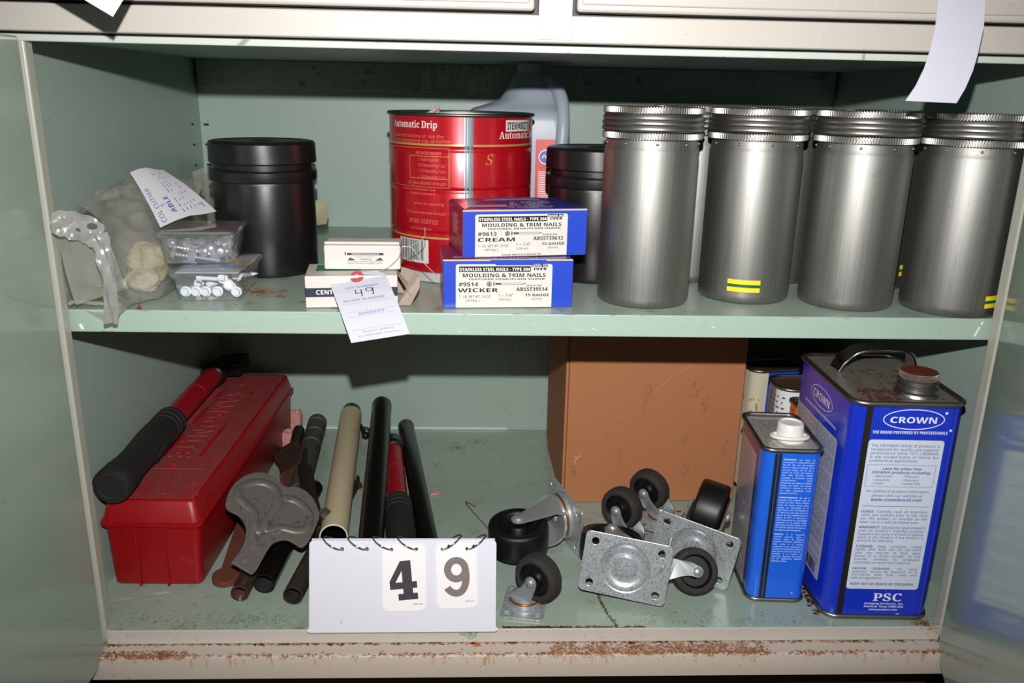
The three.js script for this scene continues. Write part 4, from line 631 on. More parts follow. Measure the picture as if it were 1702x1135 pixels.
{
  const t = thing('lot_tag', 'white auction lot tag marked 49 with red ring, hanging over the shelf edge', 'tag', [0, 0, 0]);
  const TL = [-0.2058, 0.366, -0.045], TR = [-0.1523, 0.3728, -0.05], BR = [-0.1221, 0.3264, 0.014], BL = [-0.1757, 0.3172, 0.014], rows = [];
  for (let i = 0; i <= 10; i++) { const a = i / 10, L = lerp3(TL, BL, a), R = lerp3(TR, BR, a), up = 0.0035 * Math.sin(a * Math.PI), cut = i ? 0 : 0.12; rows.push([0, 0.25, 0.5, 0.75, 1].map((k) => { const p = lerp3(L, R, cut + (1 - 2 * cut) * k); p[1] += up; p[2] += up; return p; })); }
  sheet(rows, std({ map: tex(canvas(512, 1000, (g, w, h) => {
    g.fillStyle = '#c2c2ce'; g.fillRect(0, 0, w, h); g.fillStyle = g.strokeStyle = '#3f489c'; g.lineWidth = 3;
    g.textBaseline = 'alphabetic'; fitText(g, 'LOT NUMBER', 262, 262, 300, 44, 'SIZE sans-serif'); fitText(g, 'BUYER NUMBER', 240, 462, 370, 42, 'SIZE sans-serif'); fitText(g, 'QUANTITY', 262, 660, 236, 42, 'SIZE sans-serif'); for (const y of [296, 490, 612, 676, 850]) { g.globalAlpha = 0.5; g.fillRect(44, y, w - 88, 3); g.globalAlpha = 1; }
    g.globalAlpha = 0.8; fitText(g, 'SOLD AS IS, WHERE IS', 262, 896, 280, 27, 'SIZE sans-serif'); fitText(g, 'ALL SALES FINAL. Thank You.', 262, 944, 370, 27, 'SIZE sans-serif'); g.globalAlpha = 1;
    g.strokeStyle = '#23262e'; g.lineWidth = 9; g.lineCap = 'round'; g.lineJoin = 'round'; g.beginPath(); g.moveTo(196, 292); g.lineTo(190, 348); g.lineTo(250, 344); g.moveTo(246, 296); g.lineTo(236, 400); g.stroke(); g.beginPath(); g.ellipse(316, 310, 30, 28, 0, 0, 7); g.stroke(); g.beginPath(); g.moveTo(350, 290); g.quadraticCurveTo(352, 330, 336, 392); g.stroke();
  })), roughness: 0.8 }), 'tag_sheet', t);
  const nrm = V3(...BL).sub(V3(...TL)).cross(V3(...TR).sub(V3(...TL))).normalize(), c = [-0.1766, 0.3669, -0.0401], ring = lathe([[0.0024, 0], [0.0024, 0.0009], [0.0064, 0.0009], [0.0066, 0]], 28, 0.5);
  part('grommet', align(ring, [c[0] + nrm.x * 0.0004, c[1] + nrm.y * 0.0004 + 0.0003, c[2] + nrm.z * 0.0004], [c[0] + nrm.x, c[1] + nrm.y, c[2] + nrm.z]), std({ color: 0xb34a4e, roughness: 0.8 }), t);
  part('grommet_hole', align(new THREE.CylinderGeometry(0.0024, 0.0024, 0.0003, 18), [c[0] + nrm.x * 0.0009, c[1] + nrm.y * 0.0009 + 0.0003, c[2] + nrm.z * 0.0009], [c[0] + nrm.x, c[1] + nrm.y, c[2] + nrm.z]), std({ color: 0xc9c4c0, roughness: 0.9 }), t);
  part('tag_wire', join(tube([[c[0], c[1], c[2] + 0.002], [-0.1655, 0.3672, -0.045], [-0.1535, 0.371, -0.0545], [-0.139, 0.382, -0.0585], [-0.1344, 0.3936, -0.0595], [-0.1275, 0.3942, -0.06], [-0.1135, 0.4029, -0.06], [-0.1121, 0.413, -0.06]], 0.00042, 60, 5), tube([[-0.1344, 0.394, -0.0595], [-0.125, 0.3925, -0.0605], [-0.1161, 0.3808, -0.06], [-0.0975, 0.3615, -0.06]], 0.0004, 30, 5)), zinc, t);
}

// ------------------------------------------------------------------ paper tags hanging from above
{
  const t = thing('paper_tag', 'long blank white paper tag curling down in front of the rail at top right', 'tag', [0, 0, 0]), rows = [];
  const pts = [[0.3135, 0.352, 0.72, 0.022], [0.3115, 0.3505, 0.66, 0.026], [0.3095, 0.3487, 0.6195, 0.04], [0.307, 0.347, 0.6, 0.047], [0.3025, 0.3425, 0.58, 0.053], [0.2985, 0.339, 0.566, 0.056], [0.2925, 0.334, 0.552, 0.058], [0.2858, 0.3285, 0.5405, 0.0585]];
  for (const [a, b, y, z] of pts) rows.push([0, 0.33, 0.66, 1].map((k) => [a + (b - a) * k, y - 0.001 * k, z]));
  sheet(rows, paperWhite, 'tag_sheet', t);
  part('string', wire([[0.334, 0.716, 0.0235], [0.333, 0.74, 0.0205]], 0.0006), paperWhite, t);
  const u = thing('paper_tag', 'corner of a white paper tag hanging at the top left edge of the picture', 'tag', [0, 0, 0]), r2 = [];
  const A = [-0.3155, 0.5853, 0.12], dir = [-0.0218, 0.0127, 0.0], up = [0.0075, 0.0225, 0];
  for (let i = 4; i >= 0; i--) r2.push([2.2, 1.1, 0].map((k) => [A[0] + dir[0] * k + up[0] * i, A[1] + dir[1] * k + up[1] * i, A[2] - 0.02 * i]));
  sheet(r2, std({ map: tex(canvas(128, 128, (g, w, h) => { g.fillStyle = '#e9e9f4'; g.fillRect(0, 0, w, h); g.fillStyle = '#8a90c4'; g.fillRect(60, 96, 40, 4); })), roughness: 0.8 }), 'tag_sheet', u);
  part('string', wire([[A[0] + dir[0] * 1.1 + up[0] * 4, A[1] + dir[1] * 1.1 + up[1] * 4, A[2] - 0.08], [A[0] - 0.03, 0.72, 0.0205]], 0.0006), paperWhite, u);
}

// ------------------------------------------------------------------ clear boxes of fasteners
const clear = phy({ color: 0xf2f4f6, roughness: 0.07, transmission: 0.9, thickness: 0, ior: 1.5 });
function clearBox(label, pos, turn, w, h, d, cardDraw) {
  const t = thing('clear_box', label, 'box', pos, turn), k = 0.0035, q = (y, s) => [[-w / 2 + s, y, -d + s], [-w / 2 + s, y, -s], [w / 2 - s, y, -s], [w / 2 - s, y, -d + s]];
  const ring = (y, s, r) => roundRect(w - 2 * s, d - 2 * s, r, 3).map(([x, z]) => [x, y, z - d / 2]);
  part('tub', smoothed(loft([ring(0.0006, k + 0.001, 0.005), ring(0.002, k, 0.006), ring(h - 0.0075, 0.001, 0.005), ring(h - 0.0068, -0.0008, 0.005), ring(h - 0.0055, -0.0008, 0.005)], false, true), 0.7), clear, t);
  part('lid', smoothed(loft([ring(h - 0.0052, -0.0018, 0.004), ring(h - 0.0022, -0.0022, 0.004), ring(h - 0.0008, -0.0014, 0.004), ring(h, 0.001, 0.004), ring(h + 0.0004, 0.003, 0.003)], true, false), 0.7), clear, t);
  part('card_insert', fitUV(boxAt(-w / 2 + 0.003, w / 2 - 0.003, h - 0.0026, h - 0.002, -d + 0.003, -0.004, 0.0002), 'x', -w / 2, w / 2, 'z', 0, -d), std({ map: tex(canvas(256, 256, cardDraw)), roughness: 0.6 }), t);
  return t;
}
clearBox('lower clear plastic box holding white capped screws under the other clear box', [-0.3245, S + 0.0005, -0.0525], 0.05, 0.066, 0.0303, 0.098, (g, w, h) => { g.fillStyle = '#c9cdd0'; g.fillRect(0, 0, w, h); g.fillStyle = '#6f9bc4'; g.fillRect(0, h * 0.55, w, h * 0.2); g.fillStyle = '#dfa52a'; g.fillRect(0, h * 0.32, w, h * 0.2); });
clearBox('upper clear plastic box of shiny bolts with a dark red card in its lid', [-0.3415, S + 0.0315, -0.0815], 0.09, 0.073, 0.0335, 0.074, (g, w, h) => { g.fillStyle = '#6a1f24'; g.fillRect(0, 0, w, h); g.fillStyle = '#5f9a72'; g.fillRect(0, h - 16, w, 16); scratch(g, w, h, 30, ['rgba(210,170,160,.5)'], 90, 2); });
{
  const wm = phy({ color: 0xe9ecf2, roughness: 0.35 }), first = thing('capped_screw', 'white capped hex screw inside the lower clear box', 'screw', [0, 0, 0], 0, 'white capped screws in the lower clear box');
  part('cap_head', join(lathe([[0, 0.0052], [0.0035, 0.0052], [0.0036, 0.0046], [0.0038, 0.0015], [0.0051, 0.001], [0.0053, 0], [0, 0]], 28, 0.5), mv(new THREE.CylinderGeometry(0.0034, 0.004, 0.004, 6), 0, 0.0034, 0)), wm, first);
  part('shank', lathe([[0, -0.028], [0.0008, -0.026], [0.0019, -0.02], [0.0022, -0.004], [0.0022, 0]].reverse(), 12, 0.5), wm, first);
  const put = (o, x, y, z, dx, dy, dz) => aim(o, [x, y, z], [x + dx, y + dy, z + dz]);
  const L = [[-0.0235, 0.0085, -0.0115, 0, 0.02, 1], [-0.0135, 0.0085, -0.0115, 0.05, 0, 1], [-0.004, 0.0085, -0.0115, -0.04, 0, 1], [0.0072, 0.0085, -0.0112, 0.1, 0.05, 1], [0.018, 0.0148, -0.0125, 0.25, 0.25, 1], [0.0255, 0.0082, -0.0108, 0.05, 0.1, 1], [0.011, 0.0195, -0.02, -0.1, 0.5, 1], [-0.012, 0.0178, -0.03, -1, 0.1, 0.2], [0.016, 0.0085, -0.03, 0.6, 0, 0.7], [-0.02, 0.0085, -0.046, 0, 0, 1], [-0.008, 0.0085, -0.047, 0.2, 0, 1], [0.006, 0.0085, -0.05, 1, 0.1, 0.3], [0.02, 0.017, -0.045, -0.6, 0.1, 1], [-0.018, 0.0085, -0.078, 0.9, 0, 0.2]];
  const O = V3(-0.3245, S, -0.0525), c5 = Math.cos(0.05), s5 = Math.sin(0.05), at = (x, z) => [O.x + x * c5 + z * s5, O.z - x * s5 + z * c5];
  const SL = ['leftmost white capped screw of the front row in the lower clear box', 'second white capped screw from left in the lower clear box', 'third white capped screw from left in the lower clear box', 'fourth white capped screw from left in the lower clear box', 'white capped screw tilted up above the front row in the lower clear box', 'rightmost white capped screw of the front row in the lower clear box'];
  L.forEach(([x, y, z, dx, dy, dz], i) => { const o = i ? copy(first, SL[i] ?? 'white capped screw behind the front row in the lower clear box') : first; if (!i) o.userData.label = SL[0]; const [X, Z] = at(x, z); put(o, X, S + y, Z, dx, dy, dz); });
  const bm = std({ color: 0xc9ccd2, metalness: 0.75, roughness: 0.2 }), b0 = thing('shiny_bolt', 'bright zinc bolt inside the upper clear box', 'bolt', [0, 0, 0], 0, 'zinc bolts in the upper clear box');
  part('bolt_head', lathe([[0, 0.0046], [0.003, 0.0042], [0.0055, 0.0018], [0.0058, 0], [0, 0]], 24, 0.6), bm, b0);
  part('shank', lathe(Array.from({ length: 31 }, (_, i) => [i ? 0.0018 + (i % 2) * 0.0004 : 0, -0.045 + i * 0.0015]).concat([[0.002, 0.0002]]).reverse(), 12, 0.5), bm, b0);
  part('wing_nut', join(boxAt(-0.0045, 0.0045, -0.02, -0.012, -0.002, 0.002, 0.0008), boxAt(-0.0065, -0.0045, -0.022, -0.008, -0.003, 0.003, 0.0008), boxAt(0.0045, 0.0065, -0.022, -0.008, -0.003, 0.003, 0.0008)), bm, b0);
  const B = [[-0.02, 0.0165, -0.012, -1, 0.22, 0.05], [-0.022, 0.0095, -0.01, -1, 0.16, 0.1], [-0.0075, 0.018, -0.022, 0.2, 0.5, 1], [0.001, 0.0185, -0.024, -0.2, 0.4, 1], [0.012, 0.0155, -0.0135, 0.2, 0.4, 1], [0.022, 0.0115, -0.0115, 0.3, 0.2, 1], [0.02, 0.0195, -0.02, -0.4, 0.8, 0.6], [-0.015, 0.016, -0.03, 0.2, 0.5, 1], [0.028, 0.018, -0.026, 0.1, 0.5, 1], [0.004, 0.01, -0.028, 0.9, 0.1, 0.4]];
  const O2 = V3(-0.3425, S + 0.031, -0.0815), c9 = Math.cos(0.09), s9 = Math.sin(0.09);
  const BN = ['upper of two long zinc bolts lying across the front of the upper clear box', 'lower of two long zinc bolts lying across the front of the upper clear box'];
  B.push([-0.01, 0.0195, -0.015, 0.3, 0.6, 0.8], [0.006, 0.012, -0.0125, 0.1, 0.2, 1], [0.0165, 0.0085, -0.012, -0.2, 0.1, 1], [-0.026, 0.019, -0.02, -0.3, 0.5, 0.8], [0.0265, 0.0215, -0.03, 0.5, 0.4, 0.6]);
  B.forEach(([x, y, z, dx, dy, dz], i) => { const o = i ? copy(b0, BN[i] ?? 'zinc bolt in the jumble inside the upper clear box') : b0; if (!i) o.userData.label = BN[0]; put(o, O2.x + x * c9 + z * s9, O2.y + y, O2.z - x * s9 + z * c9, dx, dy, dz); });
}

// ------------------------------------------------------------------ plastic bags
const crumple = grainTexture(256, 256, 128, 230, 9, 9); crumple.repeat.set(2, 2);
const film = phy({ color: 0xf0f0ea, roughness: 0.09, transmission: 0.84, thickness: 0, ior: 1.5, bumpMap: crumple, bumpScale: 0.0003 }), filmThick = phy({ color: 0xd6d6d4, roughness: 0.14, transmission: 0.7, thickness: 0, ior: 1.5, bumpMap: crumple, bumpScale: 0.00008 });
function spline(rings, steps) {   // smooth loft through a few hand-placed rings
  const n = rings[0].length, curves = Array.from({ length: n }, (_, i) => new THREE.CatmullRomCurve3(rings.map((r) => V3(...r[i])))), out = [];
  for (let k = 0; k <= steps; k++) { const ring = curves.map((c) => c.getPoint(k / steps)), closed = new THREE.CatmullRomCurve3(ring, true, 'catmullrom', 0.35); out.push(closed.getPoints(72).slice(0, 72).map((p) => { const a = nz(p.x * 60, p.y * 60, p.z * 60), b = nz(p.x * 150 + 9, p.y * 150, p.z * 150), f = Math.min(1, k / 4) * 0.8 + 0.2; return [p.x + (0.004 * a + 0.0016 * b) * f, p.y + (0.004 * b + 0.003 * a) * f, p.z + (0.004 * b + 0.002 * a) * f]; })); }
  return out;
}
{
  const t = thing('plastic_bag', 'crumpled clear plastic bag with a milky punched rim lying against the left jamb', 'bag', [0, 0, 0]);
  // rings run: top, front top, front, front bottom, bottom, back bottom, back, back top
  const M = [[-0.4279, 0.4335, -0.028], [-0.3995, 0.424, -0.008], [-0.3925, 0.4055, 0.0005], [-0.3898, 0.3791, 0.004], [-0.3917, 0.3345, 0.006], [-0.437, 0.3405, -0.026], [-0.438, 0.37, -0.03], [-0.434, 0.405, -0.022]];
  const A = [[-0.422, 0.443, -0.075], [-0.404, 0.431, -0.045], [-0.397, 0.405, -0.03], [-0.391, 0.37, -0.028], [-0.387, 0.3405, -0.03], [-0.43, 0.3395, -0.09], [-0.452, 0.372, -0.1], [-0.448, 0.412, -0.09]];
  const B = [[-0.408, 0.4515, -0.12], [-0.396, 0.434, -0.085], [-0.386, 0.405, -0.07], [-0.379, 0.37, -0.066], [-0.372, 0.3405, -0.064], [-0.425, 0.3395, -0.17], [-0.452, 0.375, -0.18], [-0.443, 0.42, -0.165]];
  const Cc = [[-0.39, 0.446, -0.165], [-0.376, 0.432, -0.135], [-0.374, 0.408, -0.18], [-0.38, 0.37, -0.19], [-0.384, 0.3405, -0.19], [-0.42, 0.3395, -0.22], [-0.442, 0.37, -0.235], [-0.428, 0.415, -0.215]];
  const D = [[-0.372, 0.438, -0.215], [-0.37, 0.424, -0.205], [-0.374, 0.4, -0.225], [-0.382, 0.368, -0.235], [-0.388, 0.3405, -0.235], [-0.415, 0.3395, -0.265], [-0.43, 0.366, -0.28], [-0.412, 0.405, -0.262]];
  part('bag_film', smoothed(loft(spline([M, A, B, Cc, D], 22), true, false), 1.4), film, t);
  // the stiff white rim: a ribbon following the mouth, with punched holes
  const rib = (pts, wd, side, name) => { const c = new THREE.CatmullRomCurve3(pts.map((p) => V3(...p))), rows = []; for (let i = 0; i <= 22; i++) { const p = c.getPoint(i / 22), q = c.getTangent(i / 22).cross(V3(...side)).normalize(), w2 = typeof wd === 'function' ? wd(i / 22) : wd, j = 0.0008 * nz(i * 0.3, 3, 1), j2 = 0.003 * nz(i * 0.4, 8, 2); rows.push([-0.5, -0.25, 0, 0.25, 0.5].map((k) => { const w3 = w2 * (1 + 0.35 * nz(i * 0.22, k > 0 ? 5 : 9, 6)); return [p.x + q.x * w3 * k + j, p.y + q.y * w3 * k, p.z + q.z * w3 * k + 0.0012 + 0.0024 * Math.cos(k * 7 + i * 0.4) + j2 * k]; })); } return sheet(rows, filmThick, name, t, 0.0006); };
  rib([[-0.4318, 0.4235, 0.012], [-0.4185, 0.4215, 0.006], [-0.405, 0.416, 0.003], [-0.396, 0.409, 0.003]], (s) => 0.017 + 0.009 * Math.sin(s * 3), [0.1, 0.1, 1], 'bag_rim');
  rib([[-0.3965, 0.413, 0.004], [-0.393, 0.4005, 0.006], [-0.3905, 0.38, 0.008], [-0.391, 0.358, 0.008], [-0.392, 0.332, 0.007]], (s) => 0.0145 - 0.004 * s, [0.2, 0, 1], 'bag_rim');
  const holeM = std({ color: 0x4c5048, roughness: 0.8 });
  for (const [x, y, z, a, b] of [[-0.4125, 0.416, 0.0068, 0.0022, 0.0026], [-0.3995, 0.4205, 0.0072, 0.0046, 0.0026]]) part('punched_hole', mv(new THREE.CylinderGeometry(1, 1, 0.0004, 20).rotateX(Math.PI / 2).scale(a, b, 1), x, y, z), holeM, t);
  // flap of the bag's lower layer hanging behind the rim
  sheet(Array.from({ length: 8 }, (_, i) => Array.from({ length: 6 }, (_, j) => { const u = i / 7, v = j / 5; return [-0.4375 + 0.045 * v + 0.004 * u, 0.411 - 0.068 * u - 0.004 * v + (u > 0.8 ? 0.018 * v : 0), -0.006 - 0.014 * u + 0.006 * Math.sin(v * 3 + u * 2)]; })), film, 'bag_flap', t, 0.0004);
  part('bag_fold', tube([[-0.442, 0.3425, -0.0185], [-0.438, 0.3445, -0.021], [-0.428, 0.3425, -0.026], [-0.415, 0.3405, -0.03], [-0.4, 0.3385, -0.034]], 0.0022, 30, 6), film, t);
  const lump = (c, r, sd) => { const g = mergeVertices(new THREE.IcosahedronGeometry(1, 12).deleteAttribute('uv').deleteAttribute('normal')), p = g.attributes.position; for (let i = 0; i < p.count; i++) { const v = V3(p.getX(i), p.getY(i), p.getZ(i)), k = 1 + 0.22 * nz(v.x * 1.6 + sd, v.y * 1.6, v.z * 1.6) + 0.1 * nz(v.x * 5 + sd, v.y * 5, v.z * 5); p.setXYZ(i, c[0] + v.x * r[0] * k, Math.max(S + 0.004, c[1] + v.y * r[1] * k), c[2] + v.z * r[2] * k); } g.computeVertexNormals(); g.setAttribute('uv', new THREE.Float32BufferAttribute(new Float32Array(p.count * 2), 2)); return g; };
  const q = thing('cloth_wad', 'pale yellow wad of padding inside the clear plastic bag', 'padding', [0, 0, 0]);
  part('wad', join(lump([-0.402, 0.364, -0.115], [0.022, 0.021, 0.02], 2)), std({ color: 0xb5ae8c, roughness: 0.9 }), q);
  const q2 = thing('cloth_wad', 'small paler wad of padding in front of the larger one inside the bag', 'padding', [0, 0, 0]);
  part('wad', lump([-0.397, 0.352, -0.083], [0.016, 0.012, 0.012], 7), std({ color: 0xaea992, roughness: 0.9 }), q2);
  const p = thing('paper_slip', 'white slip with blue lettering lying on the clear plastic bag', 'paper', [0, 0, 0]);
  const tl = [-0.4045, 0.459, -0.098], tr = [-0.39, 0.4575, -0.146], br = [-0.344, 0.4125, -0.164], bl = [-0.3765, 0.406, -0.088], rows = [];
  for (let i = 0; i <= 8; i++) rows.push([0, 0.25, 0.5, 0.75, 1].map((k) => { const v = lerp3(lerp3(tl, bl, i / 8), lerp3(tr, br, i / 8), k); v[1] += 0.004 * Math.sin(k * 6 - 1) * 0.5 + 0.003 * Math.sin(i / 8 * 3.1); return v; }));
  sheet(rows, std({ map: tex(canvas(512, 512, (g, w, h) => {
    g.fillStyle = '#c8c8ce'; g.fillRect(0, 0, w, h); g.fillStyle = g.strokeStyle = '#3a55a8'; g.save(); g.translate(0, h); g.rotate(-Math.PI / 2);
    g.font = '54px sans-serif'; g.fillText('COL CUTTER', 20, 70); g.fillText('T', 130, 130); g.font = 'bold 62px sans-serif'; g.fillText('ABLE', 60, 190); g.font = '30px sans-serif'; for (let i = 0; i < 5; i++) for (let x = 40 + i * 10; x < 440; x += 46) if (rnd() < 0.7) g.fillRect(x, 240 + i * 44, rr(10, 40), 8); g.font = 'bold 40px sans-serif'; g.fillText('UE', 60, 470); g.restore();
  })), roughness: 0.8 }), 'slip_sheet', p);
  const e = thing('plastic_film_scrap', 'yellowed corner of clear film sticking out behind the black canister', 'plastic film', [0, 0, 0]);
  sheet(Array.from({ length: 5 }, (_, i) => Array.from({ length: 4 }, (_, j) => { const u = i / 4, v = j / 3; return [-0.27 + 0.024 * v - 0.006 * u * v, 0.409 - 0.004 * v - 0.034 * u + 0.006 * u * v, -0.3 + 0.006 * Math.sin(3 * u + 2 * v)]; })), phy({ color: 0xd6d0b4, roughness: 0.25, transmission: 0.6, thickness: 0 }), 'film_corner', e);
  sheet(Array.from({ length: 6 }, (_, i) => Array.from({ length: 4 }, (_, j) => { const u = i / 5, v = j / 3; return [-0.452 + 0.05 * v + 0.01 * u, 0.428 + 0.02 * v - 0.06 * u, -0.42 + 0.05 * v * u + 0.006 * Math.sin(4 * u)]; })), film, 'film_sheet', thing('plastic_film_scrap', 'fold of clear film behind the left side of the black canister', 'plastic film', [0, 0, 0]));
}

// ------------------------------------------------------------------ red toolbox
const redPlastic = phy({ map: tex(canvas(512, 512, (g, w, h) => { g.fillStyle = '#930812'; g.fillRect(0, 0, w, h); speckle(g, w, h, 300, ['rgba(90,0,8,.2)', 'rgba(190,40,44,.12)'], 2, 16); speckle(g, w, h, 60, ['rgba(230,150,150,.4)', 'rgba(70,30,30,.4)'], 1, 4); scratch(g, w, h, 20, ['rgba(220,120,120,.4)'], 40); }), true, 3), roughness: 0.42, bumpMap: orange, bumpScale: 0.00012 });
const dustyRed = (thin) => phy({ map: tex(canvas(512, 1024, (g, w, h) => {   // dust lying on the lid in grains, wiped off in places
  g.fillStyle = '#a5161f'; g.fillRect(0, 0, w, h);
  for (let i = 0; i < 52000; i++) { const x = rr(0, w), y = rr(0, h), k = (thin ? 0.62 : 0.82) + 0.5 * nz(x / 70, y / 90, 4) - (y > h * 0.8 ? (y / h - 0.8) * 1.5 : 0); if (rnd() < k) { g.fillStyle = ['rgba(112,84,78,.75)', 'rgba(96,74,70,.7)', 'rgba(128,100,92,.6)'][i % 3]; g.fillRect(x, y, rr(1.5, 5), rr(1.5, 5)); } }
  scratch(g, w, h, 26, ['rgba(176,30,36,.6)'], 80, 4); blotch(g, w * 0.62, h * 0.955, 10, 16, ['#9a8060', '#b09a78'], 1, 3);
})), roughness: 0.75, bumpMap: orange, bumpScale: 0.00012 });
{
  const t = thing('toolbox', 'long dusty red plastic toolbox with raised lettering on its lid, pushed against the left wall', 'toolbox', [-0.4135, 0.0008, -0.299], -0.016);
  const L = 0.436, rect = (w, l, y, r, cx = 0) => roundRect(w, l, r, 5).map(([x, z]) => [x + cx, y, z]);
  part('case', metreUV(smoothed(loft([rect(0.094, L - 0.008, 0, 0.006), rect(0.098, L - 0.003, 0.003, 0.008), rect(0.104, L, 0.076, 0.008)], true, true), 0.6)), redPlastic, t);
  for (const x of [-0.019, 0.0125]) part('rib', boxAt(x - 0.0014, x + 0.0014, -0.0004, 0.074, L / 2 - 0.006, L / 2 + 0.0015, 0.001), redPlastic, t);
  const lid = part('lid', metreUV(smoothed(loft([rect(0.1105, L + 0.006, 0.0745, 0.009), rect(0.1125, L + 0.008, 0.0755, 0.009), rect(0.1125, L + 0.008, 0.0795, 0.009), rect(0.108, L + 0.004, 0.0805, 0.009), rect(0.0985, L - 0.0065, 0.1015, 0.009), rect(0.0965, L - 0.009, 0.1033, 0.009), rect(0.093, L - 0.0125, 0.1042, 0.009)], true, true), 0.55)), redPlastic, t);
  const dusty = dustyRed(false);
  part('lid_top', fitUV(boxAt(-0.0455, 0.0455, 0.1035, 0.1044, -L / 2 + 0.009, L / 2 - 0.009, 0.0004), 'x', -0.046, 0.046, 'z', L / 2, -L / 2), dusty, lid);
  part('name_plate', fitUV(boxAt(-0.045, 0.03, 0.104, 0.105, -0.17, 0.135, 0.0004), 'x', -0.046, 0.046, 'z', L / 2, -L / 2), dusty, lid);
  const lt = new TextGeometry('SAMSONITE', { font, size: 0.021, depth: 0.0013, curveSegments: 5, bevelEnabled: true, bevelThickness: 0.0003, bevelSize: 0.0003, bevelSegments: 1 }); lt.computeBoundingBox(); const bb = lt.boundingBox, sx = 0.232 / (bb.max.x - bb.min.x);
  lt.translate(-(bb.max.x + bb.min.x) / 2, 0, 0).scale(sx, 1.3, 1); lt.applyMatrix4(new THREE.Matrix4().makeBasis(V3(0, 0, 1), V3(1, 0, 0), V3(0, 1, 0))); mv(lt, -0.0205, 0.105, -0.012);
  part('lettering', fitUV(lt, 'x', -0.046, 0.046, 'z', L / 2, -L / 2), dustyRed(true), lid);
  const bright = phy({ color: 0xb3101a, roughness: 0.4 });
  part('relief_bar', join([[-0.0275, 0.036, 0.104], [-0.0275, -0.06, 0.0], [-0.0275, -0.128, -0.1], [0.0165, -0.002, 0.104], [0.0165, -0.128, -0.112]].map(([x, a, b]) => boxAt(x - 0.0022, x + 0.0022, 0.1046, 0.1058, a, b, 0.0004))), bright, lid);
  part('relief_bar', join(Array.from({ length: 44 }, (_, i) => boxAt(-0.04, -0.033 + 0.0015 * ((i * 7) % 3), 0.1046, 0.1054, -0.14 + i * 0.0058, -0.1375 + i * 0.0058, 0.0003))), dusty, lid);
  part('moulded_knob', join([[-0.008, 0.123], [-0.008, -0.158]].map(([x, z]) => mv(lathe([[0.0028, 0], [0.0028, 0.0012], [0.002, 0.002], [0, 0.0022]], 20), x, 0.1046, z))), phy({ color: 0xd2121c, roughness: 0.35 }), lid);
}

// ------------------------------------------------------------------ two matching red and black tool handles
const redTube = phy({ color: 0x9c1020, roughness: 0.34, bumpMap: orange, bumpScale: 0.00005 });
function toolHandle(label) {   // along +y from the butt of the grip
  const t = thing('tool_handle', label, 'handle');
  const g = lathe([[0, 0.0012], [0.0125, 0.0012], [0.0135, 0.0003], [0.0185, 0.0008], [0.0205, 0.004], [0.0208, 0.012], [0.02, 0.03], [0.0182, 0.048], [0.0176, 0.066], [0.0186, 0.088], [0.0198, 0.115], [0.0198, 0.14], [0.0188, 0.158], [0.0185, 0.1595], [0.0196, 0.1605], [0.0196, 0.167], [0.0184, 0.168], [0.0184, 0.1705], [0.0196, 0.1715], [0.0196, 0.178], [0.0186, 0.179], [0.0186, 0.181], [0.0196, 0.182], [0.0194, 0.188], [0.0182, 0.1895], [0.0148, 0.19]], 56, 0.55);
  part('grip', g, blackRubber, t);
  const ribs = []; for (let i = 0; i < 19; i++) for (const a of [0.6, 2.7]) ribs.push(mv(new THREE.TorusGeometry(0.0192 - 0.001 * Math.cos((i - 9) / 9 * 1.4) * 0.3, 0.0011, 5, 10, 0.5 + 0.35 * Math.cos((i - 9) / 9.5 * 1.57)).rotateX(Math.PI / 2).rotateY(a), 0, 0.088 + i * 0.0034, 0));
  part('grip_ribs', join(ribs), blackRubber, t);
  part('shaft', join(mv(new THREE.CylinderGeometry(0.0142, 0.0142, 0.19, 40, 1, true), 0, 0.28, 0), mv(new THREE.TorusGeometry(0.01425, 0.00045, 6, 40).rotateX(Math.PI / 2), 0, 0.285, 0)), redTube, t);
  part('collar', lathe([[0.0142, 0.358], [0.0172, 0.36], [0.0178, 0.364], [0.0166, 0.366], [0.0178, 0.368], [0.0178, 0.375], [0.0165, 0.378], [0.0165, 0.392], [0.012, 0.394], [0, 0.394]], 40, 0.5), blackPlastic, t);
  return t;
}
const hA = toolHandle('black gripped tool handle with red shaft lying on top of the red toolbox'); aim(hA, [-0.4512, 0.1268, -0.0715], [-0.4545, 0.128, -0.45]);
part('tool_head', join(boxAt(-0.006, 0.03, 0.394, 0.43, -0.012, 0.012, 0.004), boxAt(0.006, 0.034, 0.39, 0.445, -0.01, 0.01, 0.003)), blackPaint, hA);
const hB = copy(hA, 'black gripped tool handle with red shaft on the floor between two black tubes'); aim(hB, [-0.1378, 0.0202, -0.055], [-0.1885, 0.0178, -0.435]);
hB.scale.set(0.93, 1, 0.93);
{ const e = hB.children.find((c) => c.name === 'tool_head'); hB.remove(e); }

// ------------------------------------------------------------------ tubes and rods
function pipe(name, label, a, b, r, mat, wallT = 0.0018, inner = null, group) {
  const t = thing(name, label, 'tube', [0, 0, 0], 0, group), L = dist(a, b);
  part('tube', lathe([[r - wallT, L], [r, L], [r, 0], [r - wallT, 0]].reverse(), 44, 0.5), mat, t);
  part('tube_bore', lathe([[r - wallT, 0], [r - wallT, L]].reverse(), 32, 0), inner ?? darkSteel, t);
  aim(t, a, b); return t;
}
const rustMat = (base, cols, n, rough = 0.75, metal = 0.35) => std({ map: tex(canvas(256, 512, (g, w, h) => { g.fillStyle = base; g.fillRect(0, 0, w, h); for (let i = 0; i < n; i++) blotch(g, rr(0, w), rr(0, h), 34, 8, cols, 2, 9); speckle(g, w, h, 200, cols, 0.6, 3); })), roughness: rough, metalness: metal, bumpMap: blotchy, bumpScale: 0.0004 });
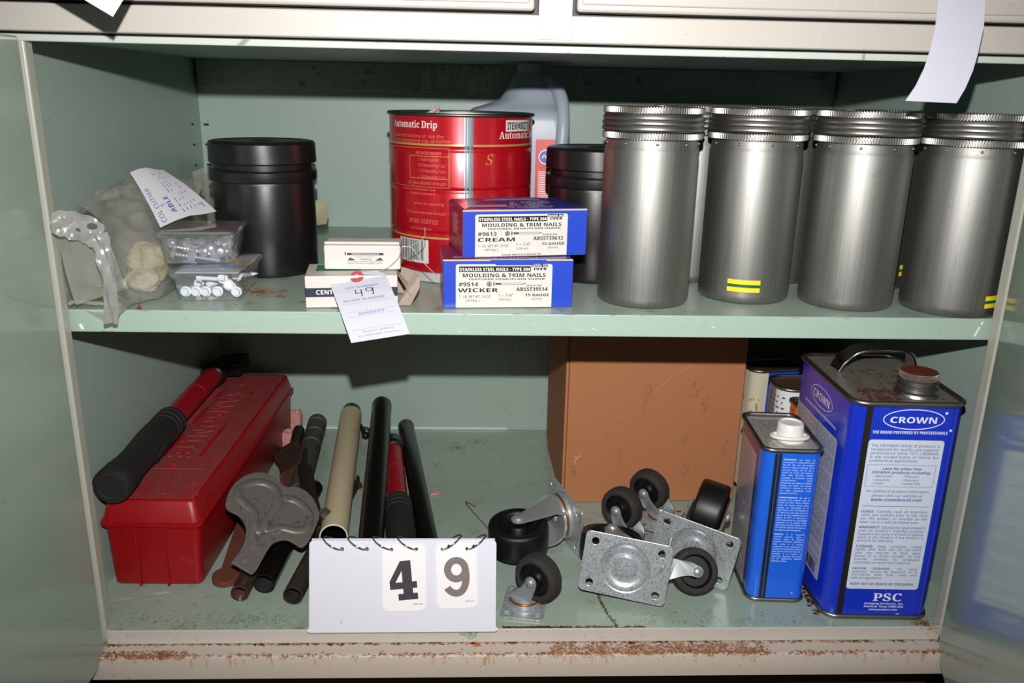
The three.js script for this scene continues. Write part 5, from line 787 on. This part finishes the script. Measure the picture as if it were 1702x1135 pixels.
const beige = phy({ map: tex(canvas(128, 1024, (g, w, h) => { g.fillStyle = '#c2b595'; g.fillRect(0, 0, w, h); speckle(g, w, h, 90, ['rgba(110,96,70,.35)', 'rgba(90,70,50,.4)'], 0.8, 3); scratch(g, w, h, 16, ['rgba(130,110,80,.4)'], 60); })), roughness: 0.45 });
const brownPipe = rustMat('#4a423c', ['rgba(70,56,46,.6)', 'rgba(104,72,54,.5)', 'rgba(60,58,56,.6)', 'rgba(120,76,58,.4)'], 60, 0.55, 0.6), darkRust = rustMat('#3f2c22', ['rgba(60,40,30,.7)', 'rgba(120,70,42,.5)', 'rgba(30,22,18,.6)'], 60), orangeRust = rustMat('#6e4230', ['rgba(128,66,40,.6)', 'rgba(150,80,48,.5)', 'rgba(50,36,30,.6)', 'rgba(86,50,36,.6)'], 70), blackRust = rustMat('#2a2420', ['rgba(48,34,26,.7)', 'rgba(22,20,18,.6)', 'rgba(80,54,40,.25)'], 50, 0.6, 0.4);
pipe('metal_tube', 'cream coloured tube with white rimmed open end behind the number sign', [-0.2286, 0.0315, -0.1345], [-0.2612, 0.0415, -0.495], 0.0167, beige, 0.0014, blackPaint);
part('tube_plug', mv(lathe([[0, 0], [0.0142, 0], [0.0145, 0.001], [0.0145, 0.021], [0.0125, 0.023], [0, 0.0232]], 32, 0.6), 0, dist([-0.2286, 0.0315, -0.1345], [-0.2612, 0.0415, -0.495]) - 0.002, 0), blackPlastic, scene.children[scene.children.length - 1]);
part('tube_edge', mv(new THREE.TorusGeometry(0.016, 0.0009, 8, 44).rotateX(Math.PI / 2), 0, 0.0002, 0), phy({ color: 0xe2dccd, roughness: 0.5 }), scene.children[scene.children.length - 1]);
const capTube = (label, a, b, r) => { const t = pipe('metal_tube', label, a, b, r, blackPaint, 0.0015), L = dist(a, b); part('tube_cap', mv(lathe([[r + 0.0002, -0.012], [r + 0.0002, -0.001], [r - 0.0015, 0.0006], [0, 0.0012]], 36, 0.6), 0, L, 0), blackPlastic, t); return t; };
capTube('longest black tube leaning back against the cabinet wall just right of the cream tube', [-0.1815, 0.0285, -0.1], [-0.2139, 0.0531, -0.512], 0.0154);
capTube('black tube lying flat at the right end of the row of tubes', [-0.1035, 0.0132, -0.062], [-0.1765, 0.0132, -0.52], 0.0128);
pipe('metal_tube', 'short black tube with an open end sticking out below the grey lobed plate', [-0.2944, 0.0123, -0.066], [-0.2838, 0.0123, -0.3], 0.0118, blackPaint, 0.0012);
pipe('metal_tube', 'brown rusted tube with an open end just left of the number sign', [-0.2585, 0.0113, -0.0445], [-0.2345, 0.0113, -0.31], 0.0108, brownPipe, 0.0012, brownPipe);
{ const t = pipe('metal_tube', 'narrow rusty tube with a notched end below the handle of the grey lobed plate', [-0.3175, 0.0102, -0.0512], [-0.313, 0.0102, -0.27], 0.0097, darkRust, 0.0026, orangeRust);
  part('end_notch', join(boxAt(-0.0014, 0.0014, -0.0003, 0.006, -0.0103, -0.0062, 0.0004)), std({ color: 0x6d756c, roughness: 0.8 }), t); }
{ // flat rusty spanner with a round end
  const t = thing('flat_spanner', 'flat orange-rusted spanner with a round end beside the red toolbox', 'spanner', [0, 0, 0]);
  const s = new THREE.Shape(); s.moveTo(0.007, 0.014); s.lineTo(0.0085, 0.14); s.lineTo(-0.0085, 0.14); s.lineTo(-0.008, 0.014); s.absarc(0, 0, 0.0155, Math.PI * 0.67, Math.PI * 2.33, false); s.holes.push(hole(0, 0.125, 0.004));
  part('spanner_bar', metreUV(extrude(s, 0.0055, 0.001), 6).applyMatrix4(new THREE.Matrix4().makeBasis(V3(0.995, 0, -0.09), V3(-0.09, 0.05, -0.995), V3(0.005, 0.999, 0.05)).setPosition(-0.344, 0.002, -0.092)), orangeRust, t);
}
{ // old pipe wrench seen end on
  const t = thing('rusty_wrench', 'heavy dark rusted wrench with a pronged jaw lying behind the grey lobed plate', 'wrench', [0, 0, 0]);
  const a = [-0.341, 0.02, -0.4], b = [-0.283, 0.016, -0.235];
  const s = new THREE.Shape(); [[-0.018, 0], [-0.022, 0.004], [-0.021, 0.016], [-0.016, 0.024], [-0.0165, 0.05], [-0.0155, 0.1], [-0.018, 0.175], [0.018, 0.175], [0.016, 0.1], [0.0155, 0.05], [0.019, 0.03], [0.0185, 0.008], [0.01, 0.01], [0.004, 0.002]].forEach((p, i) => i ? s.lineTo(...p) : s.moveTo(...p));
  const d = V3(...b).sub(V3(...a)).normalize(), up = V3(-0.25, 0.85, 0.45), x = new THREE.Vector3().crossVectors(d, up).normalize(), z = new THREE.Vector3().crossVectors(x, d);
  const M = new THREE.Matrix4().makeBasis(x, d, z).setPosition(...a);
  part('wrench_body', metreUV(extrude(s, 0.012, 0.0022), 5).applyMatrix4(M), darkRust, t);
  part('wrench_teeth', join(Array.from({ length: 7 }, (_, i) => boxAt(-0.0175, 0.0175, 0.082 + i * 0.006, 0.0845 + i * 0.006, 0.0125, 0.0148, 0.0006))).applyMatrix4(M), orangeRust, t);
  part('jaw_prong', wire([[-0.337, 0.03, -0.46], [-0.33, 0.026, -0.39]], 0.0088, 14), blackRust, t);
}
{ // rusty lever with a bolt
  const t = thing('bolt_lever', 'dark rusted lever with a thin bright tip lying against the cream tube', 'lever', [0, 0, 0]);
  part('lever_arm', join(align(lathe([[0, 0], [0.0075, 0.001], [0.0088, 0.01], [0.0084, 0.06], [0.0098, 0.09], [0.0095, 0.12], [0.006, 0.131], [0, 0.132]], 24, 0.7), [-0.2595, 0.037, -0.18], [-0.299, 0.045, -0.31])), blackRust, t);
  part('lever_tip', join(align(lathe([[0.0042, 0], [0.0036, 0.04], [0.0026, 0.058], [0, 0.06]], 16, 0.7), [-0.297, 0.0445, -0.305], [-0.307, 0.043, -0.365])), blackRust, t);
  part('tip_ferrule', mv(new THREE.SphereGeometry(0.0026, 14, 10), -0.307, 0.044, -0.364), chrome, t);
  part('bolt', join(align(lathe([[0.0062, 0], [0.0062, 0.016], [0.0048, 0.019], [0, 0.0195]], 20, 0.6), [-0.249, 0.036, -0.172], [-0.2425, 0.046, -0.16]), align(new THREE.CylinderGeometry(0.0078, 0.0078, 0.005, 6), [-0.2435, 0.047, -0.1625], [-0.2395, 0.057, -0.155])), brownPipe, t);
}
{ // grey notched bar
  const t = thing('notched_bar', 'dark grey rounded bar with cut notches lying left of the cream tube', 'bar', [0, 0, 0]);
  const a = [-0.3155, 0.0295, -0.5], b = [-0.2985, 0.0225, -0.27], L = dist(a, b), P = [[0, 0]];
  P.push([0.0135, 0.0008], [0.0146, 0.004]); for (const y of [0.016, 0.052, 0.09]) P.push([0.0146, y], [0.0128, y + 0.001], [0.0128, y + 0.004], [0.0146, y + 0.0052]); P.push([0.0142, L - 0.02], [0.012, L], [0, L]);
  part('bar_body', lathe(P.map(([r, y]) => [r, y]).reverse().map(([r, y]) => [r, L - y]), 36, 0.4), std({ color: 0x3c3c3a, roughness: 0.6, bumpMap: blotchy, bumpScale: 0.0004 }), t);
  aim(t, b, a);
}
{ const t = thing('hooked_rod', 'thin black rod with a knob end between the cream tube and the longest black tube', 'rod', [0, 0, 0]);
  part('rod', wire([[-0.2575, 0.029, -0.52], [-0.246, 0.02, -0.5], [-0.2385, 0.013, -0.486]], 0.0028, 9), blackPaint, t);
  part('knob', join(mv(new THREE.SphereGeometry(0.0062, 16, 12), -0.2375, 0.012, -0.484), mv(new THREE.TorusGeometry(0.006, 0.0018, 8, 20), -0.2375, 0.018, -0.488)), blackPlastic, t);
  const u = thing('round_head_bolt', 'small rusty round headed bolt on the floor beside the cream tube', 'bolt', [-0.2275, 0.0005, -0.325]);
  part('bolt_head', lathe([[0, 0.008], [0.004, 0.0072], [0.0062, 0.004], [0.0065, 0.001], [0.006, 0], [0, 0]].reverse(), 20, 0.7), darkRust, u); part('shank', wire([[0, 0.004, 0], [-0.004, 0.003, -0.026]], 0.0028, 8), darkRust, u); }

// ------------------------------------------------------------------ grey lobed plate (stamped)
{
  const t = thing('stamped_plate', 'grey stamped metal plate with two rounded lobes and raised ribs, propped on the tubes', 'plate', [0, 0, 0]);
  const M = new THREE.Matrix4().makeBasis(V3(0.9502, -0.2449, -0.1927), V3(-0.073, 0.4262, -0.9017), V3(0.303, 0.8708, 0.3871)).setPosition(-0.3067, 0.033, -0.0579);
  const out = [[-20.8, 7.7], [2, -4.2], [6.5, 0.7], [11.3, 15.3], [18.1, 34.2], [25, 41.6], [33.9, 44.7], [41.9, 42.1], [50.2, 37.6], [54.8, 38.3], [59.7, 45.5], [66, 65.4], [69, 79.6], [67.3, 91.4], [60.3, 106.6], [49.5, 117.2], [37.6, 121.1], [25.4, 119.4], [15.5, 128.2], [4.9, 134.8], [-8.2, 135], [-20.3, 129.3], [-30, 118.2], [-35.9, 104.9], [-38.4, 90.5], [-37.4, 78.9], [-31.3, 74.1], [-23.2, 70.5], [-16, 63], [-11.7, 54.1], [-10.5, 45], [-11.7, 32], [-14.6, 20.8]].map(([x, y]) => V2(x / 1000, y / 1000));
  const s = new THREE.Shape(); s.moveTo(out[0].x, out[0].y); s.lineTo(out[1].x, out[1].y); s.splineThru(out.slice(2)); s.lineTo(out[0].x, out[0].y);
  const grey = std({ map: tex(canvas(256, 256, (g, w, h) => { g.fillStyle = '#746e6a'; g.fillRect(0, 0, w, h); for (let i = 0; i < 40; i++) blotch(g, rr(0, w), rr(0, h), 30, 8, ['rgba(100,88,82,.3)', 'rgba(70,68,68,.3)', 'rgba(128,122,118,.2)'], 2, 8); scratch(g, w, h, 30, ['rgba(190,186,184,.5)'], 30); speckle(g, w, h, 30, ['rgba(210,206,204,.6)'], 0.5, 1.6); }), true, 9), roughness: 0.46, metalness: 0.4 });
  part('plate_sheet', metreUV(extrude(s, 0.0022, 0.0005)).applyMatrix4(M), grey, t);
  const ridge = (pts, closed, r) => { const g = tube(pts.map(([x, y]) => [x / 1000, y / 1000, 0.0018]), r, 120, 10, closed); g.scale(1, 1, 0.5); g.translate(0, 0, 0.001); return metreUV(g).applyMatrix4(M); };
  part('raised_rib', ridge([[-25.5, 95], [-24.5, 108.5], [-13, 118], [0.5, 120.5], [12.5, 115], [18.5, 104], [17, 88], [9.5, 66], [3, 52], [-3, 62], [-6, 76], [-16, 86]], true, 0.0056), grey, t);
  part('raised_rib', ridge([[18, 86], [24, 99.5], [37, 101.5], [51, 92.5], [58.5, 78], [56, 63.5], [44, 58.5], [28, 60], [12, 55], [12, 68]], true, 0.0056), grey, t);
  part('raised_rib', ridge([[-5, 70], [-4, 56], [-3, 45], [2, 32]], false, 0.005), grey, t);
  part('raised_rib', ridge([[26, 56], [16, 50], [9, 42], [5, 32]], false, 0.005), grey, t);
  for (const [x, y] of [[-0.5, 31.7], [-6.1, 12.2]]) part('rivet', metreUV(lathe([[0.0052, 0], [0.0048, 0.0011], [0.003, 0.0016], [0, 0.0017]], 24, 0.8).rotateX(Math.PI / 2).translate(x / 1000, y / 1000, 0.0022)).applyMatrix4(M), grey, t);
}

// ------------------------------------------------------------------ number sign
{
  const t = thing('number_sign', 'white tent sign with chrome rings holding number cards 4 and 9', 'sign', [0, 0, 0]);
  const BL = V3(-0.2315, 0.0008, 0.0052), BR = V3(-0.0382, 0.0008, 0.0046), TL = V3(-0.2303, 0.0935, -0.021), ex = BR.clone().sub(BL), w = ex.length(); ex.normalize();
  const ey0 = TL.clone().sub(BL), h = ey0.length(), ez = ex.clone().cross(ey0).normalize(), ey = ez.clone().cross(ex);
  const M = new THREE.Matrix4().makeBasis(ex, ey, ez).setPosition(BL.x, BL.y, BL.z);
  const wm = phy({ map: tex(canvas(1024, 512, (g, W2, H2) => { g.fillStyle = '#dcdce8'; g.fillRect(0, 0, W2, H2); speckle(g, W2, H2, 14, ['rgba(120,120,130,.5)', 'rgba(160,130,110,.5)'], 1, 3); g.fillStyle = 'rgba(190,170,160,.5)'; g.beginPath(); g.ellipse(178, 452, 5, 18, 0.3, 0, 7); g.fill(); g.strokeStyle = 'rgba(150,150,165,.6)'; g.lineWidth = 2; g.beginPath(); g.arc(192, 388, 9, 0.6, 2.6); g.stroke(); })), roughness: 0.35 });
  const s = new THREE.Shape(); s.moveTo(0, 0); s.lineTo(w, 0); s.lineTo(w, h - 0.005); s.absarc(w - 0.005, h - 0.005, 0.005, 0, Math.PI / 2); s.lineTo(0.005, h); s.absarc(0.005, h - 0.005, 0.005, Math.PI / 2, Math.PI); s.lineTo(0, 0);
  const RX = [0.0335, 0.059, 0.0848, 0.1105, 0.1375, 0.1632];
  for (const x of RX) s.holes.push(hole(x, h - 0.0095, 0.0021));
  part('front_board', fitUV(extrude(s, 0.0016, 0.0004), 'x', 0, w, 'y', 0, h).applyMatrix4(M), wm, t);
  part('bottom_fold', join(align(new THREE.CylinderGeometry(0.0021, 0.0021, w + 0.003, 12), [0, 0, 0], [1, 0, 0]).translate(w / 2, 0.0022, -0.0002)).applyMatrix4(M), wm, t);
  part('back_board', boxAt(-0.2305, -0.0392, 0.0008, 0.0024, -0.052, 0.002, 0.0004).translate(0, 0, 0), wm, t);
  part('rear_leg', join(align(mv(rbox(0.19, 0.096, 0.0016, 0.0004), 0, 0.048, 0), [-0.1348, 0.0012, -0.051], [-0.1348, 0.0935, -0.0235])), wm, t);
  RX.forEach((x, i) => { const right = i > 3, L = 0.0122, g = new THREE.TorusGeometry(L, 0.0009, 8, 44); g.scale(1, 0.86, 1); const dir = right ? V3(0.83, 0.56, 0) : V3(-0.88, 0.47, 0); g.applyMatrix4(new THREE.Matrix4().makeBasis(dir, V3(0, 0.1, -1).normalize(), dir.clone().cross(V3(0, 0.1, -1)).normalize())); mv(g, x + dir.x * L * 0.86, h - 0.0095 + dir.y * L * 0.86, -0.0035); const r = part('ring', g.applyMatrix4(M), chrome, t); if (right) part('ring_clasp', mv(new THREE.CylinderGeometry(0.0016, 0.0016, 0.003, 10).rotateZ(0.9), x + dir.x * L * 0.62, h - 0.0095 + dir.y * L * 0.62, 0.0063).applyMatrix4(M), chrome, r); });
  const card = (ch, cx, cy, cw, chh, rot, fam, col, holes) => {
    const q = rrShape(cw, chh, 0.0068); for (const hx of holes) q.holes.push(hole(hx - cx, h - 0.0095 - cy, 0.0019));
    const g = fitUV(extrude(q, 0.0006, 0.0002), 'x', -cw / 2, cw / 2, 'y', -chh / 2, chh / 2); g.rotateZ(rot); mv(g, cx, cy, 0.0024);
    part('number_card', g.applyMatrix4(M), std({ map: tex(canvas(340, 560, (c, W2, H2) => { c.fillStyle = '#efecef'; c.fillRect(0, 0, W2, H2); c.fillStyle = col; c.save(); c.translate(W2 / 2, H2 * 0.52); c.rotate(ch === '4' ? -0.08 : -0.02); fam(c, W2, H2); c.restore(); c.fillStyle = '#3c3c46'; c.font = 'bold 15px sans-serif'; c.textAlign = 'right'; c.fillText('nallen.com', W2 - 24, H2 - 56); })), roughness: 0.45 }), t, `white card printed ${ch}`);
  };
  card('4', 0.0978, h - 0.0395, 0.0445, 0.069, 0.012, (c) => { c.beginPath(); [[-20, -160], [62, -160], [62, 20], [98, 20], [98, 76], [62, 76], [62, 118], [98, 118], [98, 172], [-56, 172], [-56, 118], [-14, 118], [-14, 76], [-116, 76], [-116, 6]].forEach((p, i) => i ? c.lineTo(...p) : c.moveTo(...p)); c.closePath(); c.moveTo(-14, 20); c.lineTo(-14, -76); c.lineTo(-70, 20); c.closePath(); c.fill('evenodd'); }, '#3d3b42', [0.0848, 0.1105]);
  card('9', 0.1522, h - 0.0375, 0.042, 0.0675, 0.035, (c) => { c.lineWidth = 60; c.strokeStyle = '#7b716f'; c.beginPath(); c.ellipse(0, -68, 74, 80, 0, 0, 7); c.stroke(); c.beginPath(); c.moveTo(75, -70); c.bezierCurveTo(92, 60, 50, 140, -12, 136); c.quadraticCurveTo(-54, 132, -84, 84); c.stroke(); for (let i = 0; i < 40; i++) blotch(c, rr(-100, 100), rr(-160, 160), 20, 3, ['rgba(238,234,236,.08)'], 2, 8); }, '#7b716f', [0.1375, 0.1632]);
}

// ------------------------------------------------------------------ casters
const grease = std({ color: 0xa8662a, metalness: 0.8, roughness: 0.35 }), wheelBlack = phy({ color: 0x111112, roughness: 0.4, bumpMap: orange, bumpScale: 0.00008 });
const dirtyTread = std({ map: tex(canvas(512, 128, (g, w, h) => { g.fillStyle = '#2b2827'; g.fillRect(0, 0, w, h); speckle(g, w, h, 900, ['rgba(98,88,80,.5)', 'rgba(20,18,18,.5)', 'rgba(120,112,104,.4)'], 0.8, 4); })), roughness: 0.85 });
const spangle = std({ map: tex(canvas(512, 512, (g, w, h) => { g.fillStyle = '#c8ced2'; g.fillRect(0, 0, w, h); for (let i = 0; i < 2600; i++) { const v = rr(0, 1); g.fillStyle = v < 0.45 ? 'rgba(132,138,146,.22)' : v < 0.9 ? 'rgba(206,212,218,.22)' : 'rgba(96,98,100,.3)'; const x = rr(0, w), y = rr(0, h), r = rr(2, 12); g.beginPath(); for (let k = 0; k < 5; k++) { const a = k * 1.2566 + rr(-0.4, 0.4); k ? g.lineTo(x + Math.cos(a) * r, y + Math.sin(a) * r) : g.moveTo(x + r, y); } g.fill(); } scratch(g, w, h, 60, ['rgba(90,92,94,.4)', 'rgba(226,228,230,.4)'], 40); speckle(g, w, h, 40, ['rgba(120,84,50,.35)'], 1, 4); }), true, 17), metalness: 0.6, roughness: 0.36, bumpMap: blotchy, bumpScale: 0.00004 });
const spec = { small: { R: 0.0262, tw: 0.0195, pl: 0.06, pw: 0.047, off: 0.017, axle: 0.0405, boss: 0.0165, hx: 0.022, hz: 0.0165, leg: 0.0145, hr: 0.0032 }, big: { R: 0.0362, tw: 0.034, pl: 0.096, pw: 0.068, off: 0.021, axle: 0.072, boss: 0.0275, hx: 0.0365, hz: 0.0235, leg: 0.0225, hr: 0.0041 } };
function caster(kind, label, plateTurn, soft) {   // mounting face at y = 0, wheel towards +y, axle along x
  const q = spec[kind], t = thing('swivel_caster', label, 'caster', [0, 0, 0], 0, 'loose swivel casters'), T = 0.0022;
  const ps = rrShape(q.pl, q.pw, 0.006); for (const sx of [-1, 1]) for (const sz of [-1, 1]) ps.holes.push(hole(sx * q.hx, sz * q.hz, q.hr)); ps.holes.push(hole(0, 0, q.boss));
  const b = q.boss, pg = extrude(ps, T - 0.0008, 0.0004, 16); pg.translate(0, 0, 0.0004); pg.rotateX(-Math.PI / 2);
  // the plate dips round its middle, with the kingpin's head in the dip
  const dish = lathe([[b + 0.0012, 0], [b - 0.001, 0.0006], [b - 0.003, b * 0.16], [b * 0.66, b * 0.24], [b * 0.5, b * 0.22], [b * 0.43, b * 0.1], [b * 0.41, b * 0.06], [b * 0.39, b * 0.03], [0, b * 0.02]], 64, 0.8), dish2 = lathe([[b + 0.0012, T], [b - 0.0008, T + 0.0008], [b - 0.0024, b * 0.16 + T], [b * 0.66, b * 0.24 + T], [0, b * 0.24 + T]].reverse(), 64, 0.8);
  const pl = part('plate', metreUV(join(pg, dish, dish2).rotateY(plateTurn)), spangle, t), y1 = b * 0.24 + T;
  part('race_ring', lathe([[b * 0.98, T + 0.0006], [b * 1.06, T + 0.0016], [b * 1.04, T + 0.0052], [b * 0.86, T + 0.0066], [b * 0.5, T + 0.007]], 56, 0.6), zinc, t);
  part('grease_ring', mv(new THREE.TorusGeometry(b * 0.98, 0.0011, 8, 56).rotateX(Math.PI / 2), 0, T + 0.0064, 0), grease, t);
  const yc = T + 0.0074, hw = q.tw / 2 + 0.0035;
  part('fork_crown', lathe([[b * 0.5, yc], [b * 0.97, yc], [b * 1.0, yc + 0.001], [b * 0.95, yc + 0.0034], [b * 0.72, yc + 0.0048], [0.006, yc + 0.005], [0.0055, yc + 0.0066], [0.004, yc + 0.0078], [0, yc + 0.008]], 56, 0.6), zinc, t);
  for (const s of [-1, 1]) {
    const lg = new THREE.Shape(), er = kind === 'big' ? 0.0085 : 0.0066, z0 = -b * 0.8, z1 = b * 0.85;
    lg.moveTo(z0, yc); lg.lineTo(z1, yc); lg.bezierCurveTo(z1 + 0.003, yc + 0.01, q.off + er, q.axle - er * 1.6, q.off + er, q.axle); lg.absarc(q.off, q.axle, er, 0, Math.PI * 0.92, false); lg.bezierCurveTo(q.off - er * 1.3, q.axle - er * 2, z0 + 0.001, yc + 0.012, z0, yc);
    const e = extrude(lg, 0.0017, 0.0004, 10); e.rotateY(-Math.PI / 2); { const p = e.attributes.position; for (let i = 0; i < p.count; i++) { const k = Math.min(1, Math.max(0, (p.getY(i) - yc) / 0.012)), pinch = Math.min(b * 0.72, Math.sqrt(Math.max(0.00001, b * b - p.getZ(i) ** 2))); p.setX(i, p.getX(i) * -s + s * (pinch + (hw - pinch) * (k * k * (3 - 2 * k)))); } if (s > 0) { const idx = e.attributes.position.array, nA = e.attributes.position.count; for (let i = 0; i < nA; i += 3) for (let c = 0; c < 3; c++) { const v = idx[(i + 1) * 3 + c]; idx[(i + 1) * 3 + c] = idx[(i + 2) * 3 + c]; idx[(i + 2) * 3 + c] = v; } } }
    e.deleteAttribute('normal'); part('fork_leg', toCreasedNormals(e, 0.6), zinc, t);
    part('axle_nut', mv(lathe(s > 0 ? [[0, 0.0042], [0.0034, 0.0038], [0.0048, 0.0024], [0.005, 0], [0, 0]].reverse() : [[0, 0.0042], [0.0034, 0.0038], [0.0048, 0.0024], [0.005, 0], [0, 0]].reverse(), 24, 0.7).scale(kind === 'big' ? 1.25 : 1, 1, kind === 'big' ? 1.25 : 1).rotateZ(-s * Math.PI / 2), s * (hw + 0.0016), q.axle, q.off), zinc, t);
  }
  const R = q.R, w = q.tw / 2, face = [[0.0035, w * 0.86], [R * 0.26, w * 0.86], [R * 0.3, w * 0.7], [R * 0.34, w * 0.42], [R * 0.62, w * 0.42], [R * 0.68, w * 0.8], [R * 0.72, w * 0.94]];
  const core = [...face.map(([r, y]) => [r, -y]), ...face.slice().reverse()];
  part('wheel_core', lathe(core, 56, 0.5).rotateZ(-Math.PI / 2).translate(0, q.axle, q.off), wheelBlack, t);
  const tyre = kind === 'small' ? [[0.7, 0.9], [0.78, 1], [0.9, 0.97], [0.965, 0.78], [0.992, 0.45], [1, 0]] : [[0.7, 0.92], [0.84, 1], [0.93, 0.985], [0.975, 0.9], [0.998, 0.7], [1, 0]];
  part('tyre', lathe([...tyre.map(([r, y]) => [r * R, -y * w]), ...tyre.slice(0, -1).reverse().map(([r, y]) => [r * R, y * w])], 72, 0.9).rotateZ(-Math.PI / 2).translate(0, q.axle, q.off), kind === 'small' ? dirtyTread : wheelBlack, t);
  return t;
}
function pose(o, kind, towardsWheel, axle, at, byWheel) {
  const y = V3(...towardsWheel).normalize(), x = V3(...axle); x.addScaledVector(y, -x.dot(y)).normalize(); const z = x.clone().cross(y), q = spec[kind];
  o.quaternion.setFromRotationMatrix(new THREE.Matrix4().makeBasis(x, y, z));
  o.position.set(...at); if (byWheel) o.position.addScaledVector(y, -q.axle).addScaledVector(z, -q.off);
  return o;
}
pose(caster('small', 'small caster standing on its plate with wheel up, nearest the number sign', 0.5), 'small', [0, 1, 0], [0.62, 0, -0.78], [-0.0055, 0.0006, -0.044]);
pose(caster('big', 'large caster on its side, wide black wheel lying flat behind the leftmost small caster', 1.5), 'big', [-0.93, -0.04, 0.34], [-0.05, 1, 0.06], [-0.0092, 0.0342, -0.1335], true);
pose(caster('big', 'large caster showing its bare mounting plate to the front', 1.61), 'big', [0.22, -0.23, -0.95], [0.1, 0.97, -0.22], [0.1045, 0.0425, -0.048]);
pose(caster('small', 'small caster with wheel up directly behind the bare mounting plate', 0.4), 'small', [0.05, 1, 0.02], [-0.66, -0.06, 0.75], [0.1225, 0.046, -0.181], true);
pose(caster('small', 'small caster with wheel up farthest back, against the brown carton', 0.2), 'small', [-0.1, 0.96, 0.12], [-0.66, -0.14, 0.72], [0.164, 0.0535, -0.218], true);
pose(caster('big', 'large caster with smooth wheel up, its plate tilted beside the small blue tin', 0), 'big', [0.43, -0.06, -0.9], [0.9, -0.16, 0.43], [0.1885, 0.0425, -0.0845]);
pose(caster('small', 'small caster tipped over, zinc fork toward the front, right of the bare mounting plate', 0.7), 'small', [0.82, -0.5, 0.26], [0.12, 0.42, 0.9], [0.186, 0.0285, -0.0645], true);

// ------------------------------------------------------------------ odds and ends on the floor
{
  const foam = std({ color: 0xc98f8a, roughness: 0.95 }), bit = (label, pos, s, sd) => { const t = thing('foam_scrap', label, 'scrap', pos); const g = mergeVertices(new THREE.BoxGeometry(1, 1, 1, 8, 8, 8).deleteAttribute('uv').deleteAttribute('normal')), p = g.attributes.position; for (let i = 0; i < p.count; i++) { const v = V3(p.getX(i), p.getY(i), p.getZ(i)), k = 0.86 + 0.3 * nz(v.x * 3 + sd, v.y * 3, v.z * 3); v.multiplyScalar(k / Math.pow(Math.hypot(v.x, v.y, v.z) * 2, 0.3)); p.setXYZ(i, v.x * s[0], (v.y + 0.5) * s[1], v.z * s[2]); } g.computeVertexNormals(); g.setAttribute('uv', new THREE.Float32BufferAttribute(new Float32Array(p.count * 2), 2)); part('foam', g, foam, t); };
  bit('pink foam block standing against the back wall behind the toolbox', [-0.3555, 0.0006, -0.522], [0.022, 0.04, 0.02], 1);
  bit('pale pink foam lump beside the far end of the toolbox', [-0.357, 0.0006, -0.462], [0.022, 0.03, 0.022], 4);
  bit('tiny pink foam crumb on the open floor right of the tubes', [-0.1169, 0.0004, -0.3055], [0.015, 0.004, 0.012], 9);
  const tw = thing('wire_scrap', 'thin bent brown wire scrap on the floor in front of the carton', 'wire', [0, 0, 0]);
  part('wire', join(wire([[-0.0745, 0.001, -0.282], [-0.0725, 0.0012, -0.272], [-0.058, 0.0012, -0.238], [-0.0435, 0.001, -0.206]], 0.0007, 6), wire([[-0.0735, 0.001, -0.281], [-0.0612, 0.001, -0.2672]], 0.0007, 6)), std({ color: 0x54402c, roughness: 0.7 }), tw);
  const fs = thing('film_strip', 'twisted shred of clear plastic film in front of the toolbox', 'plastic film', [0, 0, 0]);
  sheet([0, 1].map((k) => Array.from({ length: 26 }, (_, i) => { const u = i / 25; return [-0.4575 + 0.07 * u, 0.0014 + 0.0022 * k * (0.6 + 0.4 * Math.sin(i * 0.45)), -0.047 - 0.021 * u - k * (0.0022 + 0.0008 * Math.sin(i * 0.5))]; })), filmThick, 'film', fs, 0.0004);
  const ch = thing('paint_flake', 'small red flake on the front edge of the upper shelf', 'scrap', [-0.3795, S + 0.0006, -0.0235]);
  part('flake', new THREE.ConeGeometry(0.0026, 0.0042, 5).translate(0, 0.0021, 0), std({ color: 0x7a2c2c, roughness: 0.8 }), ch);
}

shade(scene);
renderer.render(scene, camera);
